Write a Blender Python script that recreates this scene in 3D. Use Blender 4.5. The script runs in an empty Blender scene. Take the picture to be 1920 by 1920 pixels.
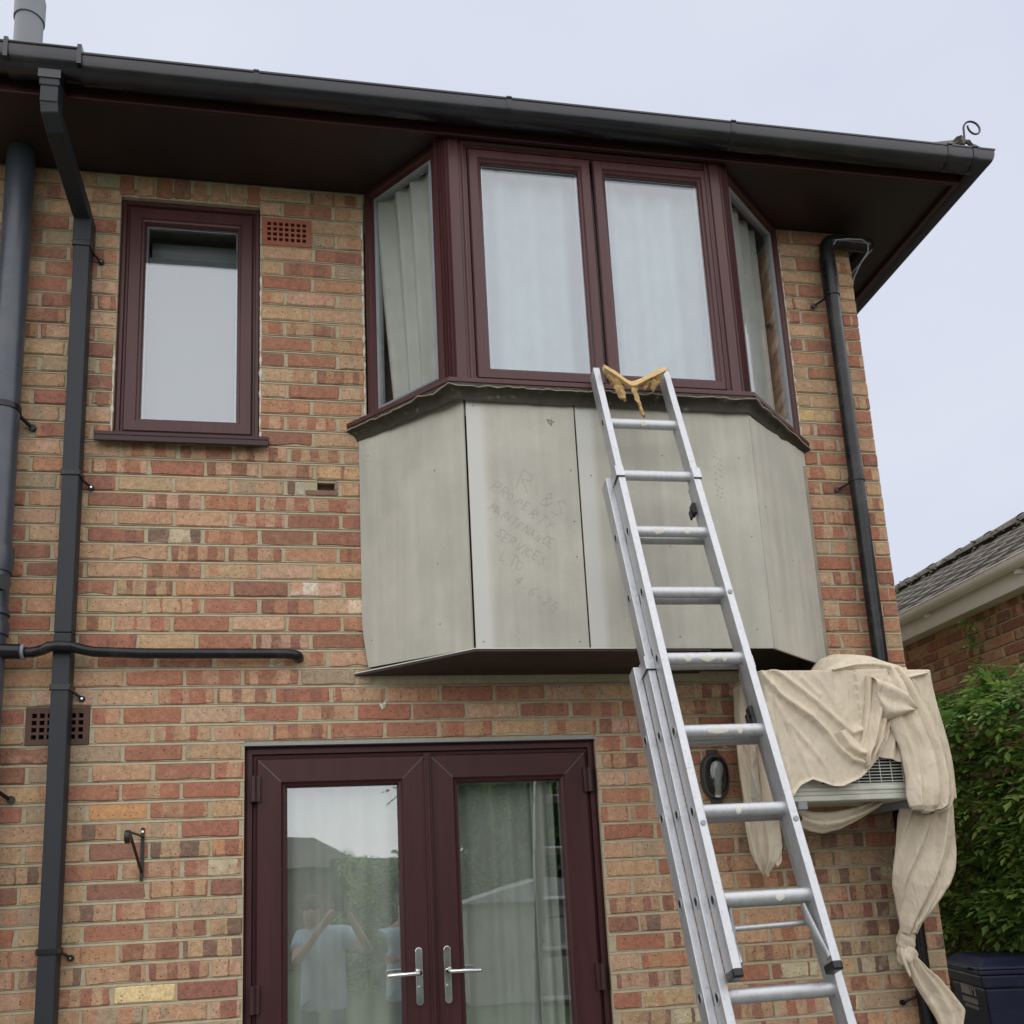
import bpy, math, random
from mathutils import Vector, Matrix, noise
R = math.radians
rnd = random.Random(7)
S = bpy.context.scene
COL = S.collection

# ------------------------------------------------------------------ camera
cam = bpy.data.objects.new('camera', bpy.data.cameras.new('camera')); COL.objects.link(cam)
CAM = Vector((0.1469, -3.8442, 1.5518))
yaw, pitch, roll = 0.18792, 0.20550, -0.05076
cy, sy, cp, sp = math.cos(yaw), math.sin(yaw), math.cos(pitch), math.sin(pitch)
fw = Vector((sy*cp, cy*cp, sp)); rt = Vector((cy, -sy, 0)); up = rt.cross(fw)
r2 = math.cos(roll)*rt + math.sin(roll)*up; u2 = -math.sin(roll)*rt + math.cos(roll)*up
m = Matrix((r2, u2, -fw)).transposed().to_4x4(); m.translation = CAM
cam.matrix_world = m
cam.data.sensor_width = 36; cam.data.lens = 36*1775.06/1920
cam.data.shift_x = 0.0; cam.data.shift_y = (1304.74-960)/1920      # the photo is the upper part of a taller frame
cam.data.clip_start = 0.005; cam.data.clip_end = 600
S.camera = cam

# ------------------------------------------------------------------ world, sun, exposure
SUN_EL, SUN_AZ = R(57), R(184)
w = bpy.data.worlds.new('World'); S.world = w; w.use_nodes = True
nt = w.node_tree; nt.nodes.clear()
def N(nt, t, **k):
    n = nt.nodes.new(t)
    for a, v in k.items():
        if a in n.inputs.keys() if hasattr(n, 'inputs') else False: n.inputs[a].default_value = v
        else: setattr(n, a, v)
    return n
out = N(nt, 'ShaderNodeOutputWorld'); bg = N(nt, 'ShaderNodeBackground'); bg.inputs['Strength'].default_value = 0.05
sky = N(nt, 'ShaderNodeTexSky'); sky.sky_type = 'NISHITA'; sky.sun_disc = False; sky.sun_elevation = SUN_EL; sky.sun_rotation = SUN_AZ
tc = N(nt, 'ShaderNodeTexCoord'); mp = N(nt, 'ShaderNodeMapping'); mp.inputs['Scale'].default_value = (1.2, 1.2, 2.6)
nz = N(nt, 'ShaderNodeTexNoise'); nz.inputs['Scale'].default_value = 1.6; nz.inputs['Detail'].default_value = 4; nz.inputs['Roughness'].default_value = .5
cr = N(nt, 'ShaderNodeValToRGB'); cr.color_ramp.elements[0].position = .3; cr.color_ramp.elements[1].position = .72
cr.color_ramp.elements[0].color = (6.35, 6.75, 8.05, 1); cr.color_ramp.elements[1].color = (7.3, 7.65, 8.5, 1)
mx = N(nt, 'ShaderNodeMix', data_type='RGBA'); mx.inputs['Factor'].default_value = .93
L = nt.links.new
L(tc.outputs['Generated'], mp.inputs['Vector']); L(mp.outputs[0], nz.inputs['Vector']); L(nz.outputs['Fac'], cr.inputs['Fac'])
L(sky.outputs[0], mx.inputs['A']); L(cr.outputs[0], mx.inputs['B']); L(mx.outputs['Result'], bg.inputs['Color']); L(bg.outputs[0], out.inputs[0])
sun = bpy.data.objects.new('sun', bpy.data.lights.new('sun', 'SUN')); COL.objects.link(sun)
sun.data.energy = 1.5; sun.data.angle = R(142); sun.data.color = (1, .965, .90)
sd = Vector((math.sin(SUN_AZ)*math.cos(SUN_EL), math.cos(SUN_AZ)*math.cos(SUN_EL), math.sin(SUN_EL)))
sun.rotation_euler = (-sd).to_track_quat('-Z', 'Y').to_euler()
S.view_settings.view_transform = 'Standard'; S.view_settings.look = 'None'; S.view_settings.exposure = 1.12; S.view_settings.gamma = 1
S.view_settings.use_curve_mapping = False
S.render.engine = 'CYCLES'; S.cycles.max_bounces = 8; S.cycles.transparent_max_bounces = 16

# ------------------------------------------------------------------ materials
def mat(name, col, rough=.5, metal=0, nscale=0, namt=.15, bump=0, bscale=80, spec=.5, stretch=(1, 1, 1), dirt=None, dscale=6, dthr=(.5, .7)):
    m = bpy.data.materials.new(name); m.use_nodes = True; t = m.node_tree; b = t.nodes['Principled BSDF']
    b.inputs['Roughness'].default_value = rough; b.inputs['Metallic'].default_value = metal; b.inputs['Specular IOR Level'].default_value = spec
    b.inputs['Base Color'].default_value = (*col, 1)
    g = N(t, 'ShaderNodeNewGeometry'); mp = N(t, 'ShaderNodeMapping'); mp.inputs['Scale'].default_value = stretch
    t.links.new(g.outputs['Position'], mp.inputs['Vector'])
    last = None
    if nscale:
        n = N(t, 'ShaderNodeTexNoise'); n.inputs['Scale'].default_value = nscale; n.inputs['Detail'].default_value = 5; n.inputs['Roughness'].default_value = .6
        t.links.new(mp.outputs[0], n.inputs['Vector'])
        r = N(t, 'ShaderNodeMapRange'); r.inputs['From Min'].default_value = .25; r.inputs['From Max'].default_value = .75
        r.inputs['To Min'].default_value = 1-namt; r.inputs['To Max'].default_value = 1+namt
        t.links.new(n.outputs['Fac'], r.inputs['Value'])
        v = N(t, 'ShaderNodeVectorMath', operation='SCALE'); v.inputs[0].default_value = col
        t.links.new(r.outputs[0], v.inputs['Scale']); last = v.outputs[0]
        rr = N(t, 'ShaderNodeMapRange'); rr.inputs['To Min'].default_value = max(0, rough-.12); rr.inputs['To Max'].default_value = min(1, rough+.12)
        t.links.new(n.outputs['Fac'], rr.inputs['Value']); t.links.new(rr.outputs[0], b.inputs['Roughness'])
    if dirt:
        n2 = N(t, 'ShaderNodeTexNoise'); n2.inputs['Scale'].default_value = dscale; n2.inputs['Detail'].default_value = 7; n2.inputs['Roughness'].default_value = .65
        t.links.new(g.outputs['Position'], n2.inputs['Vector'])
        r = N(t, 'ShaderNodeMapRange'); r.inputs['From Min'].default_value = dthr[0]; r.inputs['From Max'].default_value = dthr[1]
        t.links.new(n2.outputs['Fac'], r.inputs['Value'])
        x = N(t, 'ShaderNodeMix', data_type='RGBA'); x.inputs['A'].default_value = (*col, 1); x.inputs['B'].default_value = (*dirt, 1)
        t.links.new(r.outputs[0], x.inputs['Factor'])
        if last: t.links.new(last, x.inputs['A'])
        last = x.outputs['Result']
    if last: t.links.new(last, b.inputs['Base Color'])
    if bump:
        n = N(t, 'ShaderNodeTexNoise'); n.inputs['Scale'].default_value = bscale; n.inputs['Detail'].default_value = 4
        t.links.new(mp.outputs[0], n.inputs['Vector'])
        bp = N(t, 'ShaderNodeBump'); bp.inputs['Strength'].default_value = bump; bp.inputs['Distance'].default_value = .004
        t.links.new(n.outputs['Fac'], bp.inputs['Height']); t.links.new(bp.outputs[0], b.inputs['Normal'])
    return m

def brick_mat():
    m = bpy.data.materials.new('brick'); m.use_nodes = True; t = m.node_tree; b = t.nodes['Principled BSDF']; k = t.links.new
    b.inputs['Roughness'].default_value = .9; b.inputs['Specular IOR Level'].default_value = .2
    A = N(t, 'ShaderNodeAttribute'); A.attribute_name = 'ca'; B = N(t, 'ShaderNodeAttribute'); B.attribute_name = 'cb'; Pn = N(t, 'ShaderNodeAttribute'); Pn.attribute_name = 'bp'
    sx = N(t, 'ShaderNodeSeparateXYZ'); k(Pn.outputs['Vector'], sx.inputs[0])
    g = N(t, 'ShaderNodeNewGeometry')
    wob = N(t, 'ShaderNodeTexNoise'); wob.inputs['Scale'].default_value = 34; wob.inputs['Detail'].default_value = 5; k(g.outputs['Position'], wob.inputs['Vector'])
    def math_(op, a, bb, c=None):
        n = N(t, 'ShaderNodeMath', operation=op)
        for i, v in enumerate((a, bb) if c is None else (a, bb, c)):
            if isinstance(v, (int, float)): n.inputs[i].default_value = v
            else: k(v, n.inputs[i])
        return n.outputs[0]
    wu = math_('MULTIPLY_ADD', wob.outputs['Fac'], .020, sx.outputs[0])
    wv = math_('MULTIPLY', wu, A.outputs['Alpha'])
    wv = math_('MULTIPLY_ADD', sx.outputs[2], 61.0, wv)
    vo = N(t, 'ShaderNodeTexVoronoi', voronoi_dimensions='1D'); vo.inputs['Scale'].default_value = 1; vo.inputs['Randomness'].default_value = .45; k(wv, vo.inputs['W'])
    sc = N(t, 'ShaderNodeSeparateColor'); k(vo.outputs['Color'], sc.inputs[0])
    # neighbouring cells alternate: cell parity from the rounded coordinate, broken by the random value
    par = math_('FLOOR', wv, 0); par = math_('MODULO', par, 2.0); par = math_('ABSOLUTE', par, 0)
    mask = math_('GREATER_THAN', math_('MULTIPLY_ADD', par, .45, math_('MULTIPLY', sc.outputs[0], .55)), B.outputs['Alpha'])
    n2 = N(t, 'ShaderNodeTexNoise'); n2.inputs['Scale'].default_value = 18; n2.inputs['Detail'].default_value = 4; k(g.outputs['Position'], n2.inputs['Vector'])
    bl = N(t, 'ShaderNodeMapRange'); bl.inputs['From Min'].default_value = .52; bl.inputs['From Max'].default_value = .68; bl.inputs['To Max'].default_value = .55; k(n2.outputs['Fac'], bl.inputs['Value'])
    mk = math_('MULTIPLY', math_('ABSOLUTE', math_('SUBTRACT', mask, bl.outputs[0]), 0), .88)
    x = N(t, 'ShaderNodeMix', data_type='RGBA'); k(mk, x.inputs['Factor']); k(A.outputs['Color'], x.inputs['A']); k(B.outputs['Color'], x.inputs['B'])
    n3 = N(t, 'ShaderNodeTexNoise'); n3.inputs['Scale'].default_value = 120; n3.inputs['Detail'].default_value = 4; n3.inputs['Roughness'].default_value = .7; k(g.outputs['Position'], n3.inputs['Vector'])
    r3 = N(t, 'ShaderNodeMapRange'); r3.inputs['From Min'].default_value = .25; r3.inputs['From Max'].default_value = .75; r3.inputs['To Min'].default_value = .66; r3.inputs['To Max'].default_value = 1.22; k(n3.outputs['Fac'], r3.inputs['Value'])
    # grime: a greyish film in broad soft patches and finer mottling inside each brick
    n4 = N(t, 'ShaderNodeTexNoise'); n4.inputs['Scale'].default_value = 2.2; n4.inputs['Detail'].default_value = 6; n4.inputs['Roughness'].default_value = .65; k(g.outputs['Position'], n4.inputs['Vector'])
    r4 = N(t, 'ShaderNodeMapRange'); r4.inputs['From Min'].default_value = .38; r4.inputs['From Max'].default_value = .72; r4.inputs['To Max'].default_value = .22; k(n4.outputs['Fac'], r4.inputs['Value'])
    x4 = N(t, 'ShaderNodeMix', data_type='RGBA'); k(r4.outputs[0], x4.inputs['Factor']); k(x.outputs['Result'], x4.inputs['A']); x4.inputs['B'].default_value = (.26, .205, .135, 1)
    n5 = N(t, 'ShaderNodeTexNoise'); n5.inputs['Scale'].default_value = 42; n5.inputs['Detail'].default_value = 3; k(g.outputs['Position'], n5.inputs['Vector'])
    r5 = N(t, 'ShaderNodeMapRange'); r5.inputs['From Min'].default_value = .3; r5.inputs['From Max'].default_value = .7; r5.inputs['To Min'].default_value = .82; r5.inputs['To Max'].default_value = 1.12; k(n5.outputs['Fac'], r5.inputs['Value'])
    v = N(t, 'ShaderNodeVectorMath', operation='SCALE'); k(x4.outputs['Result'], v.inputs[0]); k(math_('MULTIPLY', r3.outputs[0], r5.outputs[0]), v.inputs['Scale'])
    # pits
    vp = N(t, 'ShaderNodeTexVoronoi'); vp.inputs['Scale'].default_value = 95; k(g.outputs['Position'], vp.inputs['Vector'])
    sp_ = N(t, 'ShaderNodeSeparateColor'); k(vp.outputs['Color'], sp_.inputs[0])
    pit = math_('MULTIPLY', math_('LESS_THAN', vp.outputs['Distance'], .28), math_('GREATER_THAN', sp_.outputs[0], .86))
    x2 = N(t, 'ShaderNodeMix', data_type='RGBA'); k(math_('MULTIPLY', pit, .75), x2.inputs['Factor']); k(v.outputs[0], x2.inputs['A']); x2.inputs['B'].default_value = (.07, .045, .03, 1)
    k(x2.outputs['Result'], b.inputs['Base Color'])
    h = math_('SUBTRACT', math_('MULTIPLY_ADD', n2.outputs['Fac'], .8, math_('MULTIPLY', n3.outputs['Fac'], .5)), math_('MULTIPLY', pit, .6))
    bp = N(t, 'ShaderNodeBump'); bp.inputs['Strength'].default_value = .75; bp.inputs['Distance'].default_value = .004
    k(h, bp.inputs['Height']); k(bp.outputs[0], b.inputs['Normal'])
    return m

def glass_mat(name='glass', refl=.16, tint=(.9, .95, .93)):
    m = bpy.data.materials.new(name); m.use_nodes = True; t = m.node_tree; t.nodes.clear(); k = t.links.new
    o = N(t, 'ShaderNodeOutputMaterial'); mix = N(t, 'ShaderNodeMixShader'); tr = N(t, 'ShaderNodeBsdfTransparent'); gl = N(t, 'ShaderNodeBsdfGlossy')
    tr.inputs['Color'].default_value = (*tint, 1); gl.inputs['Roughness'].default_value = .004; gl.inputs['Color'].default_value = (.95, .97, 1, 1)
    lw = N(t, 'ShaderNodeLayerWeight'); lw.inputs['Blend'].default_value = .5
    p = N(t, 'ShaderNodeMath', operation='POWER'); k(lw.outputs['Facing'], p.inputs[0]); p.inputs[1].default_value = 4
    r = N(t, 'ShaderNodeMapRange'); r.inputs['To Min'].default_value = refl; r.inputs['To Max'].default_value = 1; k(p.outputs[0], r.inputs['Value'])
    g = N(t, 'ShaderNodeNewGeometry'); n = N(t, 'ShaderNodeTexNoise'); n.inputs['Scale'].default_value = 1.7; k(g.outputs['Position'], n.inputs['Vector'])
    b = N(t, 'ShaderNodeBump'); b.inputs['Strength'].default_value = .06; b.inputs['Distance'].default_value = .02; k(n.outputs['Fac'], b.inputs['Height']); k(b.outputs[0], gl.inputs['Normal'])
    k(r.outputs[0], mix.inputs['Fac']); k(tr.outputs[0], mix.inputs[1]); k(gl.outputs[0], mix.inputs[2]); k(mix.outputs[0], o.inputs[0])
    return m

def cloth_mat(name, col, trans=.3, weave=True, fold=(0, 0)):
    m = mat(name, col, .95, nscale=9, namt=.10, bump=.25 if weave else 0, bscale=420, spec=.1)
    t = m.node_tree; b = t.nodes['Principled BSDF']; o = t.nodes['Material Output']
    tl = N(t, 'ShaderNodeBsdfTranslucent'); tl.inputs['Color'].default_value = (*col, 1); mx = N(t, 'ShaderNodeMixShader'); mx.inputs['Fac'].default_value = trans
    t.links.new(b.outputs[0], mx.inputs[1]); t.links.new(tl.outputs[0], mx.inputs[2]); t.links.new(mx.outputs[0], o.inputs['Surface'])
    return m

M = dict(
    brick=brick_mat(),
    mortar=mat('mortar', (.40, .345, .24), .95, nscale=40, namt=.14, bump=.6, bscale=170, spec=.1, dirt=(.37, .315, .205), dscale=3, dthr=(.5, .75)),
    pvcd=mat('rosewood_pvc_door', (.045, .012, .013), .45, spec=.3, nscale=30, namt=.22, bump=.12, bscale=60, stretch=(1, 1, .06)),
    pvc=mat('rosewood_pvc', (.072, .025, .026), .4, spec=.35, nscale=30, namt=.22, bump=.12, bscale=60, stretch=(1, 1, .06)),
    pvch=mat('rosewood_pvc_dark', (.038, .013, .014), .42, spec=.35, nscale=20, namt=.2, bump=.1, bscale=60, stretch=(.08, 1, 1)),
    soffit=mat('brown_soffit_board', (.020, .010, .010), .5, nscale=12, namt=.2),
    black=mat('black_plastic', (.008, .008, .010), .28, spec=.35, nscale=14, namt=.3, dirt=(.03, .03, .03), dscale=9),
    guttr=mat('gutter_plastic', (.009, .009, .014), .24, spec=.55, nscale=8, namt=.3, dirt=(.020, .019, .02), dscale=5),
    anth=mat('anthracite_plastic', (.019, .022, .027), .48, spec=.3, nscale=5, namt=.1),
    soil=mat('soil_pipe_plastic', (.045, .055, .072), .33, nscale=9, namt=.15, stretch=(1, 1, .3), dirt=(.07, .075, .085), dscale=5),
    flue=mat('flue_plastic', (.15, .16, .18), .5, nscale=9, namt=.08),
    greyp=mat('grey_plastic', (.25, .26, .28), .5, nscale=9, namt=.08),
    alu=mat('aluminium', (.49, .50, .515), .5, .78, nscale=70, namt=.12, bump=.12, bscale=120, stretch=(1, 1, .25), dirt=(.27, .275, .28), dscale=75, dthr=(.58, .76)),
    chrome=mat('polished_chrome', (.72, .72, .72), .14, 1, nscale=10, namt=.05),
    panel=mat('cement_board', (.46, .44, .378), .88, nscale=3.6, namt=.13, bump=.10, bscale=60, spec=.2, dirt=(.385, .375, .335), dscale=2.6, dthr=(.46, .75)),
    panelp=mat('cement_board_pale_edge', (.49, .49, .475), .88, nscale=5, namt=.06, bump=.06, bscale=60, spec=.2),
    lead=mat('weathered_lead', (.030, .024, .015), .7, nscale=24, namt=.5, bump=1, bscale=40, dirt=(.14, .12, .085), dscale=22, dthr=(.6, .7)),
    pencil=mat('pencil', (.325, .315, .28), .8),
    white=mat('white_upvc', (.82, .82, .81), .35, nscale=5, namt=.04, dirt=(.74, .74, .72), dscale=4),
    casing=mat('cream_metal', (.53, .54, .47), .45, nscale=6, namt=.05, dirt=(.4, .4, .34), dscale=6),
    dark=mat('shade_black', (.01, .01, .01), .9),  # near-black colour standing in for the shade inside holes
    terra=mat('terracotta', (.29, .095, .055), .8, nscale=50, namt=.15, bump=.3, bscale=120),
    terrab=mat('brown_terracotta', (.10, .05, .036), .8, nscale=50, namt=.2, bump=.3, bscale=120),
    iron=mat('black_iron', (.009, .009, .009), .45, nscale=60, namt=.4, bump=.2, bscale=200),
    tile=mat('roof_tile', (.115, .10, .085), .9, nscale=22, namt=.35, bump=.6, bscale=60, dirt=(.24, .235, .2), dscale=14, dthr=(.55, .68)),
    plaster=mat('interior_plaster', (.42, .41, .39), .9), plasterd=mat('interior_dark', (.12, .11, .10), .9),
    paving=mat('concrete_paving', (.19, .18, .165), .9, nscale=6, namt=.15, bump=.3, bscale=60),
    grass=mat('grass_ground', (.07, .10, .035), .95, nscale=9, namt=.35),
    leaf=None, stem=mat('stem', (.12, .09, .05), .9, nscale=30, namt=.3),
    navy=mat('navy_plastic', (.013, .017, .058), .42, nscale=9, namt=.2, dirt=(.03, .032, .055), dscale=7),
    print=mat('white_print', (.78, .80, .82), .6),
    foam=mat('yellow_foam', (.48, .31, .13), .95, nscale=40, namt=.3, bump=.8, bscale=90, dirt=(.60, .46, .26), dscale=30),
    sheet=cloth_mat('cotton_dust_sheet', (.75, .655, .515), .15),
    net=cloth_mat('white_net_curtain', (.40, .48, .51), .35, False), voile=cloth_mat('white_voile', (.52, .53, .50), .25, False), cream=cloth_mat('cream_curtain', (.86, .82, .76), .25, False),
    film=mat('frosted_film', (.13, .13, .145), .6),
    glass=glass_mat('glass', .12, (.95, .97, .97)), glassd=glass_mat('door_glass', .135, (.93, .95, .93)), clear=glass_mat('lamp_glass', .06, (.6, .6, .58)),
    bulb=mat('bulb', (.62, .64, .68), .4), skin=mat('skin', (.50, .30, .22), .6), shirt=mat('blue_shirt', (.42, .55, .66), .9), trouser=mat('trouser', (.05, .06, .08), .9),
    hair=mat('grey_hair', (.12, .10, .09), .9), chip=mat('pale_mortar', (.62, .58, .5), .9),
    rust=mat('rusty_screw', (.18, .15, .12), .6),
    wood=mat('weathered_timber', (.26, .22, .17), .9, nscale=20, namt=.2))

def crease(m):
    t = m.node_tree; b = t.nodes['Principled BSDF']; k = t.links.new; old = b.inputs['Normal'].links[0].from_node
    g = N(t, 'ShaderNodeNewGeometry'); h = None
    for sc_, st, rot in ((13, (1, 1, .35), .7), (24, (1, 1, .3), -.5), (48, (1, 1, .5), .2)):
        mp = N(t, 'ShaderNodeMapping'); mp.inputs['Scale'].default_value = st; mp.inputs['Rotation'].default_value = (0, rot, 0); k(g.outputs['Position'], mp.inputs['Vector'])
        n = N(t, 'ShaderNodeTexNoise'); n.inputs['Scale'].default_value = sc_; n.inputs['Detail'].default_value = 2; n.inputs['Distortion'].default_value = .6; k(mp.outputs[0], n.inputs['Vector'])
        a = N(t, 'ShaderNodeMath', operation='SUBTRACT'); k(n.outputs['Fac'], a.inputs[0]); a.inputs[1].default_value = .5
        a2 = N(t, 'ShaderNodeMath', operation='ABSOLUTE'); k(a.outputs[0], a2.inputs[0])
        a3 = N(t, 'ShaderNodeMath', operation='MULTIPLY_ADD'); k(a2.outputs[0], a3.inputs[0]); a3.inputs[1].default_value = -14/sc_
        if h: k(h, a3.inputs[2])
        h = a3.outputs[0]
    bp = N(t, 'ShaderNodeBump'); bp.inputs['Strength'].default_value = .9; bp.inputs['Distance'].default_value = .02; k(h, bp.inputs['Height']); k(old.outputs[0], bp.inputs['Normal']); k(bp.outputs[0], b.inputs['Normal'])
crease(M['sheet'])
def leaf_mat():
    m = bpy.data.materials.new('leaf'); m.use_nodes = True; t = m.node_tree; b = t.nodes['Principled BSDF']; k = t.links.new
    a = N(t, 'ShaderNodeAttribute'); a.attribute_name = 'tone'
    r = N(t, 'ShaderNodeValToRGB'); e = r.color_ramp.elements
    e[0].color = (.035, .11, .03, 1); e[1].color = (.40, .56, .14, 1); x = e.new(.5); x.color = (.115, .275, .065, 1)
    k(a.outputs['Fac'], r.inputs['Fac']); k(r.outputs[0], b.inputs['Base Color']); b.inputs['Roughness'].default_value = .45
    tl = N(t, 'ShaderNodeBsdfTranslucent'); k(r.outputs[0], tl.inputs['Color']); mx = N(t, 'ShaderNodeMixShader'); mx.inputs['Fac'].default_value = .38
    k(b.outputs[0], mx.inputs[1]); k(tl.outputs[0], mx.inputs[2]); k(mx.outputs[0], t.nodes['Material Output'].inputs['Surface'])
    return m
M['leaf'] = leaf_mat()

# ------------------------------------------------------------------ builders
class MB:
    def __init__(s, xf=None): s.v = []; s.f = []; s.xf = xf; s.smooth = False
    def add(s, vs, fs):
        o = len(s.v)
        for p in vs: s.v.append(Vector(s.xf(*p)) if s.xf else Vector(p))
        s.f += [tuple(o+i for i in f) for f in fs]; return s
    def box(s, x0, x1, y0, y1, z0, z1):
        return s.add([(x0,y0,z0),(x1,y0,z0),(x1,y1,z0),(x0,y1,z0),(x0,y0,z1),(x1,y0,z1),(x1,y1,z1),(x0,y1,z1)],
                     [(0,3,2,1),(4,5,6,7),(0,1,5,4),(1,2,6,5),(2,3,7,6),(3,0,4,7)])
    def prism(s, pts, z0, z1, z0b=None):           # plan polygon extruded in z
        n = len(pts)
        return s.add([(x,y,z0) for x,y in pts]+[(x,y,z1) for x,y in pts],
                     [tuple(range(n-1,-1,-1)), tuple(range(n,2*n))]+[(i,(i+1)%n,n+(i+1)%n,n+i) for i in range(n)])
    def ring(s, x0, x1, z0, z1, prof):             # a moulded frame: prof = (inset, y) points swept round a rectangle
        vs = []; fs = []
        for i, y in prof:
            vs += [(x0+i,y,z0+i),(x1-i,y,z0+i),(x1-i,y,z1-i),(x0+i,y,z1-i)]
        for a in range(len(prof)-1):
            for c in range(4): fs.append((a*4+c, a*4+(c+1)%4, a*4+4+(c+1)%4, a*4+4+c))
        return s.add(vs, fs)
    def tube(s, path, r, n=12, caps=True, squash=None):
        P = [Vector(p) for p in path]; rs = r if isinstance(r, (list, tuple)) else [r]*len(P)
        vs = []; fs = []; ref = None
        for i, p in enumerate(P):
            d = (P[min(i+1,len(P)-1)]-P[max(i-1,0)]).normalized()
            if ref is None: ref = Vector((0,0,1)) if abs(d.z) < .9 else Vector((0,1,0))
            a = (ref-d*ref.dot(d)).normalized(); b = d.cross(a); ref = a
            for j in range(n):
                t = 2*math.pi*j/n; vs.append(p+(a*math.cos(t)*(squash or 1)+b*math.sin(t))*rs[i])
        for i in range(len(P)-1):
            for j in range(n): fs.append((i*n+j, i*n+(j+1)%n, (i+1)*n+(j+1)%n, (i+1)*n+j))
        if caps: fs += [tuple(range(n-1,-1,-1)), tuple((len(P)-1)*n+j for j in range(n))]
        s.smooth = True
        return s.add(vs, fs)
    def sq(s, path, w, d):                         # rectangular bar along a path: w in x, d across
        P = [Vector(p) for p in path]; vs = []; fs = []
        for i, p in enumerate(P):
            t = (P[min(i+1,len(P)-1)]-P[max(i-1,0)]).normalized(); x = Vector((1,0,0)); x = (x-t*x.dot(t)).normalized(); y = t.cross(x)
            vs += [p-x*w/2-y*d/2, p+x*w/2-y*d/2, p+x*w/2+y*d/2, p-x*w/2+y*d/2]
        for i in range(len(P)-1):
            for j in range(4): fs.append((i*4+j, i*4+(j+1)%4, i*4+4+(j+1)%4, i*4+4+j))
        e = (len(P)-1)*4
        return s.add(vs, fs+[(3,2,1,0),(e,e+1,e+2,e+3)])
    def grid(s, rows, close=False):
        n = len(rows[0]); vs = [p for r in rows for p in r]; fs = []
        for i in range(len(rows)-1):
            for j in range(n if close else n-1): fs.append((i*n+j, i*n+(j+1)%n, (i+1)*n+(j+1)%n, (i+1)*n+j))
        s.smooth = True
        return s.add(vs, fs)
    def ball(s, c, r, n=10, sc=(1,1,1)):
        return s.grid([[Vector(c)+Vector((r*sc[0]*math.sin(math.pi*i/n)*math.cos(2*math.pi*j/(2*n)), r*sc[1]*math.sin(math.pi*i/n)*math.sin(2*math.pi*j/(2*n)), r*sc[2]*math.cos(math.pi*i/n))) for j in range(2*n)] for i in range(n+1)], True)

def wpos(o):
    p = Vector((0,0,0))
    while o: p += o.location; o = o.parent
    return p
def ob(name, mb, m, parent=None, bevel=0, smooth=None, sub=0, loc=None, fix=False, **tags):
    off = wpos(parent) if parent else Vector((0,0,0))
    if loc is not None and not parent: off = Vector(loc)
    me = bpy.data.meshes.new(name); me.from_pydata([tuple(v-off) for v in mb.v], [], mb.f); me.update()
    o = bpy.data.objects.new(name, me); COL.objects.link(o)
    for mm in (m if isinstance(m, list) else [m]): me.materials.append(mm)
    if parent: o.parent = parent
    elif loc is not None: o.location = loc
    if fix:
        import bmesh
        b = bmesh.new(); b.from_mesh(me); bmesh.ops.recalc_face_normals(b, faces=b.faces); b.to_mesh(me); b.free()
    if bevel:
        bv = o.modifiers.new('bevel', 'BEVEL'); bv.width = bevel; bv.segments = 2; bv.limit_method = 'ANGLE'; bv.angle_limit = R(40)
    if sub:
        ss = o.modifiers.new('sub', 'SUBSURF'); ss.levels = ss.render_levels = sub
    if (mb.smooth if smooth is None else smooth):
        if sub: me.polygons.foreach_set('use_smooth', [True]*len(me.polygons))
        else: me.shade_smooth(); 
        if not sub:
            import bmesh
            b = bmesh.new(); b.from_mesh(me)
            for e in b.edges: e.smooth = not (len(e.link_faces) == 2 and e.calc_face_angle(0) > R(42))
            b.to_mesh(me); b.free()
    for k_, v_ in tags.items(): o[k_] = v_
    return o
def thing(name, label, cat, loc, group=None):
    o = bpy.data.objects.new(name, None); COL.objects.link(o); o.location = loc; o.empty_display_size = .1
    o['label'] = label; o['category'] = cat
    if group: o['group'] = group
    return o

# ------------------------------------------------------------------ ground
g = MB(); g.add([(-300,-300,-.01),(300,-300,-.01),(300,300,-.01),(-300,300,-.01)], [(0,1,2,3)])
ob('ground', g, M['grass'], kind='structure')
g = MB(); g.box(-7, 4.3, -5.6, -.02, -.06, 0); ob('patio', g, M['paving'], kind='structure')
g = MB(); g.box(2.76, 4.3, -.02, 9, -.06, -.002); ob('side_path', g, M['paving'], kind='structure')

# ------------------------------------------------------------------ brick house
H = thing('brick_house', 'multicoloured brick house with rosewood brown windows and doors and an unclad grey bay', 'house', (0.7, 0, 0))
WX0, WX1 = -4.0, 2.73
# openings: x0, x1, z0, z1
OPEN = [(-.757, -.160, 3.47, 4.640), (.292, 2.345, 2.47, 4.80), (-.214, 1.228, -.1, 2.188), (-.156, .064, 4.44, 4.585), (-1.027, -.791, 2.193, 2.344)]
def slab(mb, y0, y1, x0, x1, z0, z1, openings):
    xs = sorted({x0, x1, *[o for q in openings for o in q[:2] if x0 < o < x1]})
    for a, b in zip(xs, xs[1:]):
        c = (a+b)/2; cuts = sorted((q[2], q[3]) for q in openings if q[0] < c < q[1]); z = z0
        for u, v in cuts:
            if u > z: mb.box(a, b, y0, y1, z, u)
            z = max(z, v)
        if z < z1: mb.box(a, b, y0, y1, z, z1)
wall = MB(); slab(wall, .0085, .27, WX0, WX1-.006, -.05, 4.76, OPEN+[(.075, .165, 3.272, 3.312)]); wall.box(.074, .166, .05, .06, 3.271, 3.313)
wall.box(WX1-.27, WX1-.006, .2701, 7, -.05, 4.76)
wall_o = ob('wall', wall, M['mortar'], H)

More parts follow.
